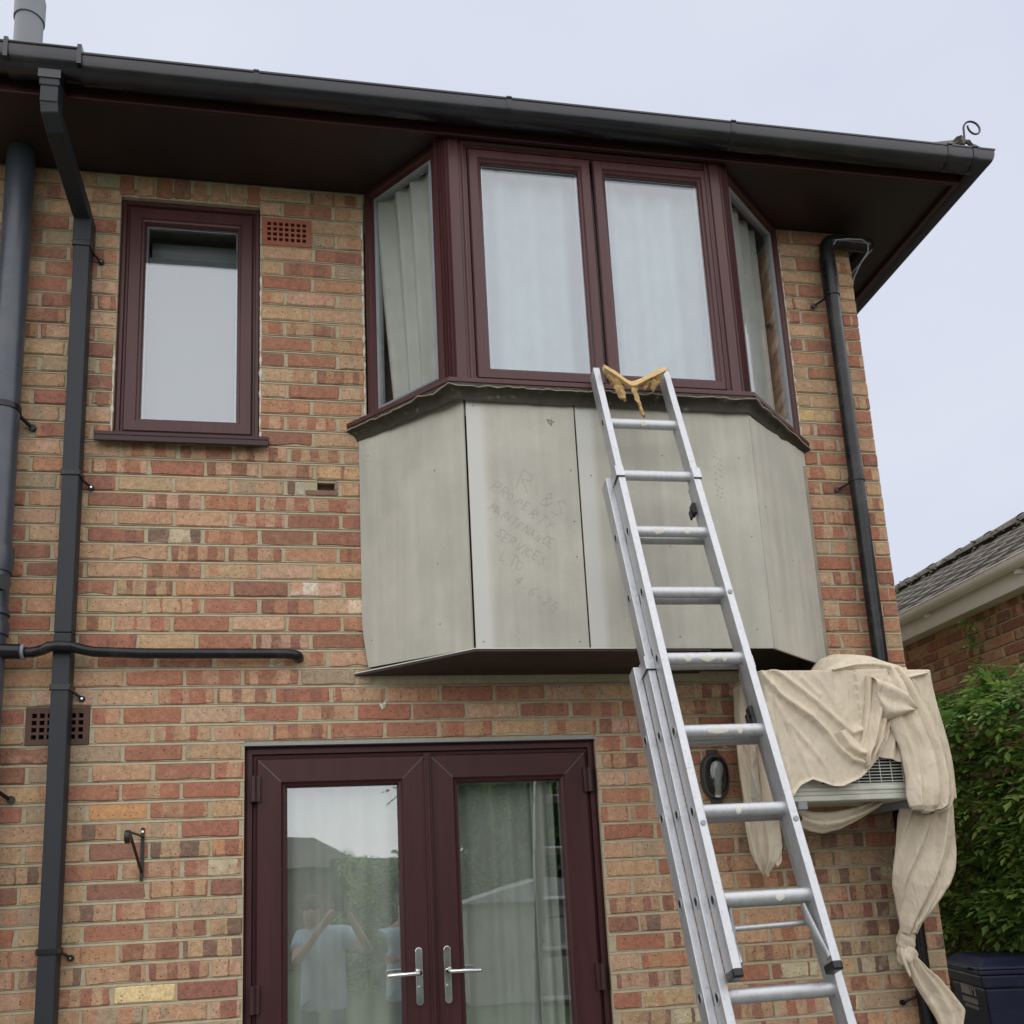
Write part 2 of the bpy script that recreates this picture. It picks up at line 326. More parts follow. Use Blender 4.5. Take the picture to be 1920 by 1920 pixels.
LIN = lambda *c: tuple(((x/255)/12.92 if x/255 <= .04045 else ((x/255+.055)/1.055)**2.4) for x in c)
RED, DRED, ORG, PINK, BUFF, GREY, CREAM, PURP, PEACH = [LIN(*c) for c in ((165,112,91),(147,103,86),(179,134,104),(184,148,118),(188,156,123),(168,147,121),(202,187,156),(127,101,88),(192,157,130))]
def jit(c, a=.07): 
    k = 1+rnd.uniform(-a, a); return tuple(max(.01, x*k*(1+rnd.uniform(-.04, .04))) for x in c)
def pick(x, z):
    """ tones, band frequency and band threshold of one brick """
    top = max(0, min(1, (z-3.3)/1.2)); left = max(0, min(1, (-.55-x)/.4)); low = max(0, min(1, (2.1-z)/.8))
    q = rnd.random(); buffy = .20+.34*max(top, left*.8)
    if q < buffy: a = rnd.choice([BUFF, PINK, PINK, GREY, BUFF, PEACH]); b = rnd.choice([PINK, ORG, GREY, PINK, BUFF, ORG]); thr = rnd.choice([.5, .7, .9, .95])
    elif q < buffy+.40-.22*low: a = rnd.choice([RED, RED, DRED, ORG, RED, PINK]); b = rnd.choice([ORG, DRED, RED, PEACH, PINK]); thr = rnd.choice([.5, .7, .9, .98])
    else:
        a = rnd.choice([RED, DRED, DRED, RED, RED]) if low < .4 else rnd.choice([DRED, PURP, RED, DRED, PURP]); b = rnd.choice([PINK, ORG, PEACH, PINK, RED, BUFF]) if low < .4 else rnd.choice([PINK, BUFF, PEACH, BUFF, CREAM]); thr = rnd.choice([.3, .42, .5])
    return jit(a), jit(b), rnd.choice([13, 16, 19, 22, 26]), thr
# bricks that stand out in the photograph: x, z, tones, frequency, threshold
SPECIAL = [(-.505, 3.088, PURP, CREAM, 12, .5), (.115, 2.858, PEACH, LIN(226,206,190), 11, .6), (.18, 2.783, PEACH, LIN(228,200,176), 8, .4), (-.12, 2.71, PEACH, PINK, 9, .8), (-.44, 2.638, BUFF, PINK, 9, .9),
           (-.64, 1.938, LIN(202,152,104), ORG, 9, .95), (-.62, 1.488, RED, RED, 9, .95), (-.60, 1.263, LIN(222,200,150), PEACH, 12, .7), (-.40, 1.86, RED, DRED, 9, .95), (-.37, 1.78, PURP, BUFF, 14, .42),
           (-.16, 2.86, DRED, RED, 10, .95), (-.70, 1.863, PURP, ORG, 15, .4), (.45, 2.237, RED, RED, 9, .95), (.24, 2.237, RED, PINK, 14, .9), (2.41, 3.71, LIN(200,172,120), BUFF, 9, .9)]
class BrickSet:
    def __init__(s): s.items = []
def brick_geo(u0, u1, v0, v1, fr, d, face):
    """ one brick: irregular face outline, chamfered front, square back; face(u, depth, v) -> world """
    j = lambda a: rnd.uniform(-a, a); c = .005
    w_, h_ = u1-u0, v1-v0
    o = [(u0+c, v0), (u0+w_*.36, v0+j(.0022)), (u0+w_*.68, v0+j(.0022)), (u1-c, v0), (u1, v0+c+j(.002)), (u1, v1-c), (u1-c, v1), (u0+w_*.5, v1+j(.0018)), (u0+c, v1), (u0, v1-c), (u0, v0+c)]
    e_ = rnd.choice([.0014, .002, .003]); o = [(a+rnd.uniform(-e_, e_), b+rnd.uniform(-e_, e_)) for a, b in o]
    if rnd.random() < .12: q_ = rnd.randrange(len(o)); o[q_] = (o[q_][0]+((u0+u1)/2-o[q_][0])*.06, o[q_][1]+((v0+v1)/2-o[q_][1])*.28)
    n = len(o); cu, cv = (u0+u1)/2, (v0+v1)/2
    ins = .0045
    inn = [(cu+(a-cu)*(1-2*ins/w_), cv+(b-cv)*(1-2*ins/h_)) for a, b in o]
    vs = [face(a, fr, b) for a, b in inn]+[face(a, fr+.0045, b) for a, b in o]+[face(a, d, b) for a, b in o]
    fs = [tuple(range(n))]+[(n+i, n+(i+1)%n, (i+1)%n, i) for i in range(n)]+[(2*n+i, 2*n+(i+1)%n, n+(i+1)%n, n+i) for i in range(n)]
    uv = [(a-u0, b-v0) for a, b in inn+o+o]
    return vs, fs, uv
def emit_bricks(lst, parent, limit, visible):
    """ the bricks that show largest become objects of their own, the rest one mesh """
    lst.sort(key=lambda b: -visible(b))
    rest = ([], [], [], [], [])
    off = wpos(parent)
    def attrs(me, ca, cb, bp):
        for nm, data in (('ca', ca), ('cb', cb)):
            a = me.attributes.new(nm, 'FLOAT_COLOR', 'POINT'); a.data.foreach_set('color', [x for c in data for x in c])
        a = me.attributes.new('bp', 'FLOAT_VECTOR', 'POINT'); a.data.foreach_set('vector', [x for c in bp for x in c])
    for i, b in enumerate(lst):
        vs, fs, uv = b['geo']; n = len(vs); seed = rnd.random()
        ca = [(*b['a'], b['f'])]*n; cb = [(*b['b'], b['t'])]*n; bp = [(u, v, seed) for u, v in uv]
        if i < limit:
            me = bpy.data.meshes.new('brick'); me.from_pydata([tuple(Vector(v)-off) for v in vs], [], fs); attrs(me, ca, cb, bp); me.materials.append(M['brick'])
            o = bpy.data.objects.new('brick', me); COL.objects.link(o); o.parent = parent
        else:
            k0 = len(rest[0]); rest[0].extend(tuple(Vector(v)-off) for v in vs); rest[1].extend(tuple(k0+q for q in f) for f in fs); rest[2].extend(ca); rest[3].extend(cb); rest[4].extend(bp)
    if rest[0]:
        me = bpy.data.meshes.new('brick_courses'); me.from_pydata(rest[0], [], rest[1]); attrs(me, *rest[2:]); me.materials.append(M['brick'])
        o = bpy.data.objects.new('brick_courses', me); COL.objects.link(o); o.parent = parent; o['kind'] = 'stuff'

lerp0 = lambda a, b, t: a+(b-a)*t
bricks = []
point = MB()
front = lambda u, d, v: (u, d, v)
VX0 = -4.0
HOLE = (.10, 3.287)
for B in range(-4, 60):
    z0 = 4.45-.075*B; z1 = z0+.0625; zc = (z0+z1)/2
    if z1 > 4.75: z1 = 4.744
    if z0 < .0 or z0 > 4.73: continue
    odd = B % 2; ph = (.0625 if odd else .175) if B <= 25 else (.003 if odd else .115)
    drift = rnd.uniform(-.008, .008)
    # stretcher joints from the corner back along the pier, then along the wall
    js = []
    x = ph+drift-.225*19
    while x < 2.25: js.append(x); x += .225+rnd.uniform(-.002, .002)
    pier = [2.305, 2.53] if not odd else [2.42, 2.645]
    js = [q for q in js if q < pier[0]-.08]+[q+rnd.uniform(-.006, .006) for q in pier]+[WX1]
    runs = [(VX0, WX1)]
    for o in OPEN:
        if o[2] < z1-.012 and o[3] > z0+.012:
            nr = []
            for a, b in runs:
                if o[1] <= a or o[0] >= b: nr.append((a, b)); continue
                if o[0] > a: nr.append((a, o[0]-.002))
                if o[1] < b: nr.append((o[1]+.002, b))
            runs = nr
    soldier = z0 > 4.6
    pr_ = runs if not (z0 < HOLE[1] < z0+.07) else [q_ for a_, b_ in runs for q_ in (((a_, .075), (.165, b_)) if a_ < .1 < b_ else ((a_, b_),))]
    for ra, rb in pr_:
        ra, rb = max(ra-.004, VX0), min(rb+.004, WX1-.001); n_ = max(1, int((rb-ra)/.05)); lv = [(z0-.001, .0022), (z1, .0022), (z1+.0004, -.0008), (z1+.0055, .0012), (z1+.0128, .0075)]
        if z1 > 4.74: lv = lv[:2]
        rows_ = [[(lerp0(ra, rb, i_/n_), y_+.0012*noise.noise(Vector((i_*.9+ra*20, zz_*90, 3))), zz_) for i_ in range(n_+1)] for zz_, y_ in lv]
        point.grid(rows_)
    for a, b in zip(js, js[1:]):
        for ra, rb in runs:
            lo, hi = max(a+.0055, ra), min(b-(.006 if b < WX1-.001 else 0), rb)
            if hi-lo < .03: continue
            if soldier and -.78 < (lo+hi)/2 < -.14: continue
            A_, B_, f_, t_ = pick((lo+hi)/2, zc)
            for sx_, sz_, sa, sb, sf, st in SPECIAL:
                if lo-.01 < sx_ < hi+.01 and z0-.006 < sz_ < z0+.069: A_, B_, f_, t_ = jit(sa, .02), jit(sb, .02), sf, st
            fr = rnd.uniform(-.0035, .0005)
            if lo < HOLE[0] < hi and z0 < HOLE[1] < z0+.07 and False: continue
            if lo < HOLE[0] < hi and z0 < HOLE[1] < z0+.07:          # spalled brick: face broken away over most of its length
                c1, c2 = lo+.034, lo+.075; PG = LIN(150,128,116)
                for q0, q1, r0, r1, ff, aa in ((lo, c1, z0, z1, -.001, LIN(120,96,86)), (c1+.003, c2, z0, z1, .0005, LIN(178,166,150)), (c2, hi, z0, z0+.026, -.001, LIN(134,104,90)), (c2+.012, hi-.004, z0+.02, z1+.001, .030, LIN(70,55,46)), (hi-.018, hi, z0+.024, z1, -.001, LIN(150,120,104))):
                    bricks.append(dict(geo=brick_geo(q0, q1, r0, r1, ff, .06, front), a=aa, b=aa, f=9, t=.9, x=(q0+q1)/2, z=zc, w=.1))
                continue
            geo = brick_geo(lo, hi, z0+rnd.uniform(-.001, .001), z1+rnd.uniform(-.001, .001), fr, .06, front)
            bricks.append(dict(geo=geo, a=A_, b=B_, f=f_, t=t_, x=(lo+hi)/2, z=zc, w=hi-lo))
for i in range(8):            # soldier course over the small window
    x0 = -.765+.0775*i
    A_, B_, f_, t_ = pick(x0, 4.7)
    geo = brick_geo(x0, x0+.066, 4.648, 4.742, rnd.uniform(-.003, .001), .06, front)
    bricks.append(dict(geo=geo, a=A_, b=B_, f=f_, t=.9, x=x0, z=4.69, w=.066))
ob('pointing', point, M['mortar'], wall_o, smooth=False)
def vis(b):
    x, z = b['x'], b['z']
    if x < -1.2 or z < 1.15 or (-.93 < x < -.84): return 0
    if .26 < x < 2.35 and z > 2.45: return 0
    if 1.8 < x < 2.6 and 1.75 < z < 2.45: return 0
    return b['w']/(1+.1*(z-1.5)**2)/(1+.06*(x-.1)**2)
emit_bricks(bricks, wall_o, 300, vis)
# flank bricks round the corner, joined
side = []
for B in range(0, 60):
    z0 = 4.45-.075*B
    if z0 < 0: continue
    y = .004 if B % 2 else .006
    y = (.215 if B % 2 else .1025)*0+.062
    ys = [.0615, .10 if not B % 2 else .213]
    while ys[-1] < 2.2: ys.append(ys[-1]+.225)
    for a, b in zip(ys, ys[1:]):
        A_, B_, f_, t_ = pick(2.7, z0)
        side.append(dict(geo=brick_geo(a+.004, b-.005, z0, z0+.064, rnd.uniform(-.003, .001), .05, lambda u, d, v: (WX1-d, u, v)), a=A_, b=B_, f=f_, t=t_))
emit_bricks(side, wall_o, 0, lambda b: 0)

# broken mortar beads down the window reveals
for x_, za_, zb_, sd_ in ((.288, 3.60, 4.60, 1), (2.349, 3.60, 4.66, 2), (-.158, 3.50, 4.3, 3), (-.759, 3.50, 3.9, 4)):
    mb = MB(); P = []; rr_ = []
    n_ = int((zb_-za_)/.012)
    for i_ in range(n_): P.append((x_+.003*noise.noise(Vector((i_*.3, sd_, 0))), .003, za_+.012*i_)); rr_.append(max(.0006, .0035+.008*noise.noise(Vector((i_*.37, sd_*5, 2)))))
    mb.tube(P, rr_, 6); ob('mortar_bead', mb, M['chip'], H)
# air bricks
def air_brick(x0, x1, z0, z1, m, nx, nz):
    e = .022; mb = MB(); px_ = (x1-x0-2*e)/(nx-.36); pz_ = (z1-z0-2*e)/(nz-.36); hx, hz = px_*.64, pz_*.64
    slab(mb, -.004, .03, x0, x1, z0, z1, [(x0+e+i*px_, x0+e+i*px_+hx, z0+e+k*pz_, z0+e+k*pz_+hz) for i in range(nx) for k in range(nz)])
    a = ob('air_brick', mb, m, H)
    v = MB(); v.box(x0+.01, x1-.01, .0302, .2, z0+.01, z1-.01); ob('air_brick_shade_block', v, M['dark'], a)  # solid black block behind the holes: cavity shade put into colour
    return a
air_brick(-.153, .061, 4.443, 4.582, M['terra'], 7, 4)
air_brick(-1.024, -.794, 2.196, 2.341, M['terrab'], 7, 4)

# soffit, fascia, gutter
mb = MB(); mb.box(WX0, 3.05, -.40, .0, 4.746, 4.765); mb.box(WX1+.0005, 3.05, .0002, 7, 4.746, 4.765); ob('soffit', mb, M['soffit'], H)
mb = MB()
mb.add([(WX0,-.40,4.728),(3.05,-.40,4.728),(3.05,7,4.728),(3.07,7,4.728),(3.07,-.42,4.728),(WX0,-.42,4.728),
        (WX0,-.40,4.90),(3.05,-.40,4.90),(3.05,7,4.90),(3.07,7,4.90),(3.07,-.42,4.90),(WX0,-.42,4.90)],
       [(0,1,4,5),(1,2,3,4),(11,10,7,6),(10,9,8,7),(5,4,10,11),(4,3,9,10),(0,6,7,1),(1,7,8,2),(0,5,11,6),(2,8,9,3)])
ob('fascia', mb, M['pvch'], H, bevel=.003)
def gut_prof(w=.058, d=.082, th=.003):
    P = []
    for i in range(15):
        t = math.pi*i/14; P.append((-w*math.cos(t), -d*math.sin(t)**.75))
    return P
def gutter(x0, x1, zc, scale=1.0, corner=False):
    mb = MB(); pr = [(a*scale, b*scale) for a, b in gut_prof()]; yc = -.423-.058
    for off, flip in ((0, False), (.004, True)):
        rows = []
        for q, zz in pr:
            q2, z2 = q*(1-off/.058), zz*(1-off/.082)
            row = [(x0, yc+q2, zc+z2), (x1 if not corner else 3.07+.058-q2, yc+q2, zc+z2)]
            if corner: row.append((3.07+.058-q2, 7, zc+z2))
            rows.append(row)
        mb.grid(rows if not flip else rows[::-1])
    # rolled front lip
    p = [(x0, yc-.058*scale, zc), ((3.07+.116) if corner else x1, yc-.058*scale, zc)]
    if corner: p.append((3.07+.116, 7, zc))
    mb.tube(p, .006, 8)
    return mb
GZ = 4.822
G = ob('gutter', gutter(-.80, 0, GZ, corner=True), M['guttr'], H)
for x in (-.137, .892, 1.895, 2.955, 3.085):
    mb = gutter(x-.011, x+.011, GZ+.002, 1.05); mb.box(x-.011, x+.011, -.535, -.425, GZ-.001, GZ+.006)
    ob('gutter_bracket', mb, M['guttr'], G)
ob('gutter', gutter(WX0, -1.06, GZ+.02), M['guttr'], H)
mb = gutter(-1.07, -.80, GZ+.016, 1.10); mb.box(-.808, -.792, -.55, -.42, GZ-.055, GZ+.032); mb.box(-1.072, -1.056, -.55, -.42, GZ-.055, GZ+.032)
mb.sq([(-.913, -.475, GZ-.055), (-.913, -.475, GZ-.10)], .082, .082)
ob('gutter_outlet', mb, M['guttr'], H)

# roof
mb = MB(); ez = 4.89; k = .62; hx = 3.16
def roofpt(x, y, z): return (x, y, z)
mb.add([(WX0,-.47,ez),(hx,-.47,ez),(hx-4,3.53,ez+4*k),(WX0,3.53,ez+4*k),(hx,7.5,ez),
        (WX0,-.47,ez-.03),(hx,-.47,ez-.03),(hx-4,3.53,ez+4*k-.03),(WX0,3.53,ez+4*k-.03),(hx,7.5,ez-.03)],
       [(0,1,2,3),(1,4,2),(8,7,6,5),(7,9,6),(0,5,6,1),(1,6,9,4)])
rf = ob('roof', mb, M['tile'], H)
for i in range(6):
    t = .02+i*.30; c = Vector((hx-.03-t, -.44+t, ez+t*k+.01)); d = Vector((-1, 1, k)).normalized(); s_ = Vector((1, 1, 0)).normalized(); n_ = d.cross(s_)*-1
    if n_.z < 0: n_ = -n_
    hm = MB(); rows = []
    for q in range(7):
        a = math.pi*q/6; off_ = s_*math.cos(a)*.085+n_*(math.sin(a)*.07-.03)
        rows.append([c+off_, c+d*.34+off_*.93])
    hm.grid(rows); ob('hip_tile', hm, M['tile'], rf)
mb = MB(); mb.grid([[Vector((hx-.13+.10*i/6, -.475+.01*math.sin(j*3+i), ez-.015+.012*j+.03*math.sin(math.pi*i/6)+.012*noise.noise(Vector((i*.9, j*.7, 3))))) for i in range(9)] for j in range(4)])
ob('hip_mortar', mb, M['tile'], rf)
# curled hip iron
P = []
b0 = Vector((3.115, -.44, 4.90))
for i in range(5): P.append(b0+Vector((.012*i/4, -.0, .085*i/4)))
cc = b0+Vector((.054, 0, .118))
for i in range(19):
    a = math.pi*1.05-(i/18)*2*math.pi*1.02; k_ = .041-.006*i/18; P.append(cc+Vector((k_*math.cos(a), -.0012*i, k_*1.05*math.sin(a))))
mb = MB(); mb.tube(P, .0048, 6); ob('hip_iron', mb, M['iron'], rf)
mb = MB(); mb.tube([(-1.483, .9, 5.6), (-1.483, .9, 6.47)], .072, 24); mb.tube([(-1.483, .9, 6.42), (-1.483, .9, 6.56)], .079, 24); mb.tube([(-1.483, .9, 6.5), (-1.483, .9, 7.1)], .072, 24)
ob('flue_pipe', mb, M['flue'], H)

# rectangular downpipe
DX = -.885
mb = MB(); mb.sq([(-.913,-.475,4.735),(-.913,-.475,4.62)], .066, .066); mb.sq([(-.913,-.475,4.755),(-.913,-.475,4.69)], .074, .074)
ob('downpipe_outlet', mb, M['anth'], H, bevel=.004)
mb = MB(); mb.sq([(-.913,-.475,4.64),(-.911,-.468,4.60),(-.905,-.43,4.572),(-.89,-.10,4.475),(-.885,-.058,4.455),(-.885,-.052,4.40)], .066, .066)
ob('downpipe_offset', mb, M['anth'], H, bevel=.004)
mb = MB(); mb.sq([(DX,-.052,4.43),(DX,-.052,2.62)], .065, .065); mb.sq([(DX,-.052,4.46),(DX,-.052,4.335)], .073, .073)
mb.sq([(DX,-.052,2.62),(DX,-.052,.05)], .065, .065)
dp = ob('downpipe', mb, M['anth'], H, bevel=.005)
for z in (4.325, 3.285, 2.405, 1.43):
    c = MB(); c.sq([(DX,-.052,z+.012),(DX,-.052,z-.012)], .074, .074); c.tube([(DX+.03,-.03,z-.004),(DX+.062,-.008,z-.03)], .006, 8); c.tube([(DX+.062,-.001,z-.03),(DX+.062,-.012,z-.03)], .012, 10)
    ob('pipe_clip', c, M['black'], dp, bevel=.002)
    c = MB(); c.tube([(DX+.062,-.0122,z-.03),(DX+.062,-.0155,z-.03)], .004, 8); ob('screw', c, M['chrome'], dp)

# round soil pipe
SX, SYp = -1.143, -.08
mb = MB(); mb.tube([(SX,SYp,4.745),(SX,SYp,2.93)], .056, 28); mb.tube([(SX,SYp,2.96),(SX,SYp,2.90),(SX,SYp,2.86)], [.066,.068,.062], 28)
mb.tube([(SX,SYp,2.88),(SX,SYp,.02)], .056, 28); mb.tube([(SX,SYp,2.71),(SX,SYp,2.69)], .064, 28)
mb.tube([(SX,SYp,2.66),(SX,SYp,2.61)], .064, 28)
sp_o = ob('soil_pipe', mb, M['soil'], H)
for z, ang in ((3.55, 0), (2.03, 0)):
    c = MB(); c.tube([(SX,SYp,z+.012),(SX,SYp,z-.012)], .061, 24); c.tube([(SX+.045,-.045,z-.01),(SX+.075,-.012,z-.035)], .008, 8); c.tube([(SX+.085,-.001,z-.04),(SX+.085,-.014,z-.04)], .014, 10)
    ob('pipe_clip', c, M['black'], sp_o)
c = MB(); c.tube([(SX+.02,-.125,2.795),(SX+.062,-.165,2.795)], .027, 16); c.tube([(SX+.045,-.149,2.795),(SX+.064,-.167,2.795)], .030, 16); ob('boss', c, M['black'], sp_o)
# waste pipe with elbow into the wall
mb = MB(); zw = 2.545
mb.tube([(SX,-.10,zw),(-1.06,-.085,zw),(-1.03,-.085,zw)], .029, 18)
P = [(-1.06,-.07,zw),(-.99,-.072,zw),(-.95,-.088,zw+.006),(-.925,-.108,zw+.012),(-.89,-.112,zw+.014),(-.845,-.108,zw+.012),(-.815,-.085,zw+.008),(-.775,-.062,zw+.004),(-.6,-.05,zw),(-.05,-.045,zw-.002)]
for i in range(7):
    a = math.pi/2*i/6; P.append((-.03+.03*math.sin(a), -.015-.03*math.cos(a), zw-.004-.006*i/6))
P.append((0, .02, zw-.01)); mb.tube(P, .0205, 16); 
wp = ob('waste_pipe', mb, M['black'], H)
mb = MB(); mb.tube([(-1.045,-.072,zw),(-1.02,-.072,zw)], .031, 16); ob('compression_nut', mb, M['greyp'], wp)
# round downpipe on the corner
RX = 2.566
mb = MB(); P = [(RX+.24,-.045,4.655),(RX+.10,-.055,4.652),(RX+.05,-.06,4.648)]
for i in range(6):
    a = math.pi/2*i/5; P.append((RX+.045-.045*math.sin(a), -.06, 4.603+.045*math.cos(a)))
P += [(RX,-.06,4.45)]; mb.tube(P, .034, 20); mb.tube([(RX,-.06,4.46),(RX,-.06,.02)], .034, 20); mb.tube([(RX+.24,-.06,4.655),(RX+.24,.3,4.66)], .034, 16)
mb.tube([(RX,-.06,4.56),(RX,-.06,4.36)], .039, 20)
rp = ob('round_downpipe', mb, M['black'], H)
for z in (4.35, 3.375, 1.05):
    c = MB(); c.tube([(RX,-.06,z+.012),(RX,-.06,z-.012)], .0385, 20); c.tube([(RX-.03,-.035,z-.01),(RX-.07,-.008,z-.03)], .006, 8); c.tube([(RX-.075,-.001,z-.032),(RX-.075,-.014,z-.032)], .012, 10)
    ob('pipe_clip', c, M['black'], rp)
mb = MB(); mb.tube([(2.585,-.105,4.60),(2.60,-.105,4.625),(2.66,-.11,4.632),(2.74,-.11,4.635),(2.775,-.10,4.62),(2.775,-.09,4.585),(2.75,-.06,4.545),(2.735,-.01,4.50),(2.736,.02,4.46)], .0035, 6)
ob('loose_cable', mb, M['greyp'], H)

# ---- windows
FR = [(0, .06), (0, 0), (.012, -.004), (.020, .006), (.034, .006), (.038, .016), (.046, .016)]
SASH = [(0, .030), (0, .002), (.006, -.005), (.040, -.005), (.046, .004), (.053, .008), (.058, .016), (.062, .03)]
def small_window():
    W = ob('window', MB().ring(-.757, -.160, 3.492, 4.640, [(0, .12), (0, .030), (.010, .026), (.022, .026), (.026, .038), (.034, .038), (.036, .06)]), M['pvc'], H)
    mb = MB().ring(-.722, -.195, 3.528, 4.604, [(0, .07), (0, .030), (.006, .024), (.050, .024), (.054, .032), (.062, .034), (.068, .046), (.07, .06)]); ob('sash', mb, M['pvc'], W)
    mb = MB(); mb.box(-.655, -.262, .050, .056, 3.595, 4.537); ob('pane', mb, M['glass'], W)
    mb = MB().ring(-.654, -.263, 3.596, 4.536, [(0, .058), (.008, .058), (.008, .075)]); ob('spacer_bar', mb, M['greyp'], W)
    mb = MB(); mb.box(-.653, -.264, .078, .080, 3.60, 4.395); ob('privacy_film', mb, M['film'], W)
    mb = MB(); mb.add([(-.812,-.052,3.470),(-.120,-.052,3.470),(-.120,.05,3.470),(-.812,.05,3.470),(-.812,-.052,3.488),(-.120,-.052,3.488),(-.120,.0295,3.4915),(-.812,.0295,3.4915)], [(0,3,2,1),(4,5,6,7),(0,1,5,4),(1,2,6,5),(2,3,7,6),(3,0,4,7)])
    mb.box(-.812, -.120, -.052, -.040, 3.445, 3.4702); ob('sill', mb, M['pvch'], W, bevel=.003)
small_window()
mb = MB(); mb.box(-.65, -.26, .16, .22, 4.42, 4.53); b = ob('blind_cassette', mb, M['greyp'], loc=(-.45, .19, 4.42)); b['label'] = 'grey roller blind cassette at the top of the small upper window'; b['category'] = 'blind'

# ---- bay
D = .38
A0, A1, A2, A3 = Vector((.298, -.004, 0)), Vector((.622, -D, 0)), Vector((1.895, -D, 0)), Vector((2.345, -.004, 0))
def plane_xf(p, q):
    d = (q-p).normalized(); n = Vector((d.y, -d.x, 0)); n = n if n.y < 0 else -n
    return (lambda u, dd, z: p+d*u-n*dd+Vector((0,0,z))), (q-p).length
xl, Ll = plane_xf(A0, A1); xf_, Lf = plane_xf(A1, A2); xr, Lr = plane_xf(A3, A2)
BZ0, BZ1 = 3.588, 4.746
bay = ob('bay_window', MB(xf_).ring(.07, Lf-.06, BZ0, BZ1, FR), M['pvc'], H)
def sash(xf, u0, u1, z0=BZ0+.022, z1=BZ1-.045, film=False):
    ob('sash', MB(xf).ring(u0, u1, z0, z1, SASH), M['pvc'], bay)
    mb = MB(xf); mb.box(u0+.056, u1-.056, .017, .023, z0+.056, z1-.056); ob('pane', mb, M['glass'], bay)
    mb = MB(xf).ring(u0+.056, u1-.056, z0+.056, z1-.056, [(0, .025), (.008, .025), (.008, .045)]); ob('spacer_bar', mb, M['greyp'], bay)
sash(xf_, .108, .652); sash(xf_, .664, 1.208)
def side_pane(xf, Lx):
    ob('side_frame', MB(xf).ring(.0, Lx-.03, BZ0, BZ1, [(0, .06), (0, .004), (.012, 0), (.03, 0), (.034, .012), (.05, .014), (.055, .03)]), M['pvc'], bay)
    mb = MB(xf); mb.box(.052, Lx-.085, .020, .026, BZ0+.052, BZ1-.052); ob('pane', mb, M['glass'], bay)
    mb = MB(xf).ring(.052, Lx-.083, BZ0+.052, BZ1-.052, [(0, .016), (.004, .012), (.012, .012), (.014, .045)]); ob('glazing_seal', mb, M['greyp'], bay)
side_pane(xl, Ll); side_pane(xr, Lr)
def post(sgn, cx):
    # fluted corner post: plan outline with grooves
    P = []
    base = [(-.035, .045), (-.045, .02), (-.035, .006), (-.029, .012), (-.024, -.001), (-.018, .006), (-.012, -.006), (-.006, .001), (0, -.010), (.008, -.003), (.014, -.012), (.055, -.012), (.058, -.004), (.066, -.004), (.072, -.010), (.078, -.010), (.078, .05)]
    mb = MB(); pts = [(cx+sgn*a, -D+b_) for a, b_ in base]
    if sgn < 0: pts = pts[::-1]
    mb.prism(pts, BZ0, BZ1); ob('corner_post', mb, M['pvc'], bay)
post(1, .632); post(-1, 1.885)
# cill, lead flashing
cill = [(.205, -.0), (.606, -.425), (1.912, -.425), (2.385, -.0)]
inn = [(.33, .0), (.66, -.345), (1.86, -.345), (2.31, .0)]
mb = MB(); mb.prism(cill+inn[::-1], 3.566, 3.5875); ob('bay_sill', mb, M['pvc'], bay, bevel=.003, fix=True)
mb = MB(); rows = [[], [], [], []]
segs = []
for (p, q) in zip(cill, cill[1:]):
    p, q = Vector((*p, 0)), Vector((*q, 0)); n = int((q-p).length/.02)
    for i in range(n): segs.append(p+(q-p)*i/n)
segs.append(Vector((*cill[-1], 0)))
cen = Vector((1.26, .3, 0))
for i, p in enumerate(segs):
    o_ = (p-cen); o_.z = 0; o_.normalize(); wv = .016*noise.noise(Vector((i*.22, 0, 5)))+.011*noise.noise(Vector((i*.6, 1, 5)))
    d1 = .020*noise.noise(Vector((i*.3, 7, 2)))+.012*noise.noise(Vector((i*.8, 3, 2)))
    rows[0].append(p-o_*.004+Vector((0,0,3.5655))); rows[1].append(p+o_*(.002+d1*.5)+Vector((0,0,3.553+wv*.4)))
    rows[2].append(p-o_*(.008+d1*.7)+Vector((0,0,3.542+wv*.8))); rows[3].append(p-o_*(.026+d1*.3)+Vector((0,0,3.530+wv*.35)))
rows.append([p_+Vector((0,0,.001))-( (p_-cen).normalized()*.03) for p_ in rows[3]])
mb.grid(rows); ob('lead_flashing', mb, M['lead'], bay, sub=1)
mb = MB()                                           # torn pale lip of the flashing
P = [segs[i]+(segs[i]-cen).normalized()*.006+Vector((0,0,3.548+.013*noise.noise(Vector((i*.22, 0, 5)))+.011*noise.noise(Vector((i*.5, 3, 1))))) for i in range(0, len(segs))]
mb.tube(P, [.0022+.002*abs(noise.noise(Vector((i*.4, 2, 2)))) for i in range(len(P))], 5); ob('sealant_bead', mb, mat('old_sealant', (.33, .29, .19), .8, nscale=30, namt=.5), bay)
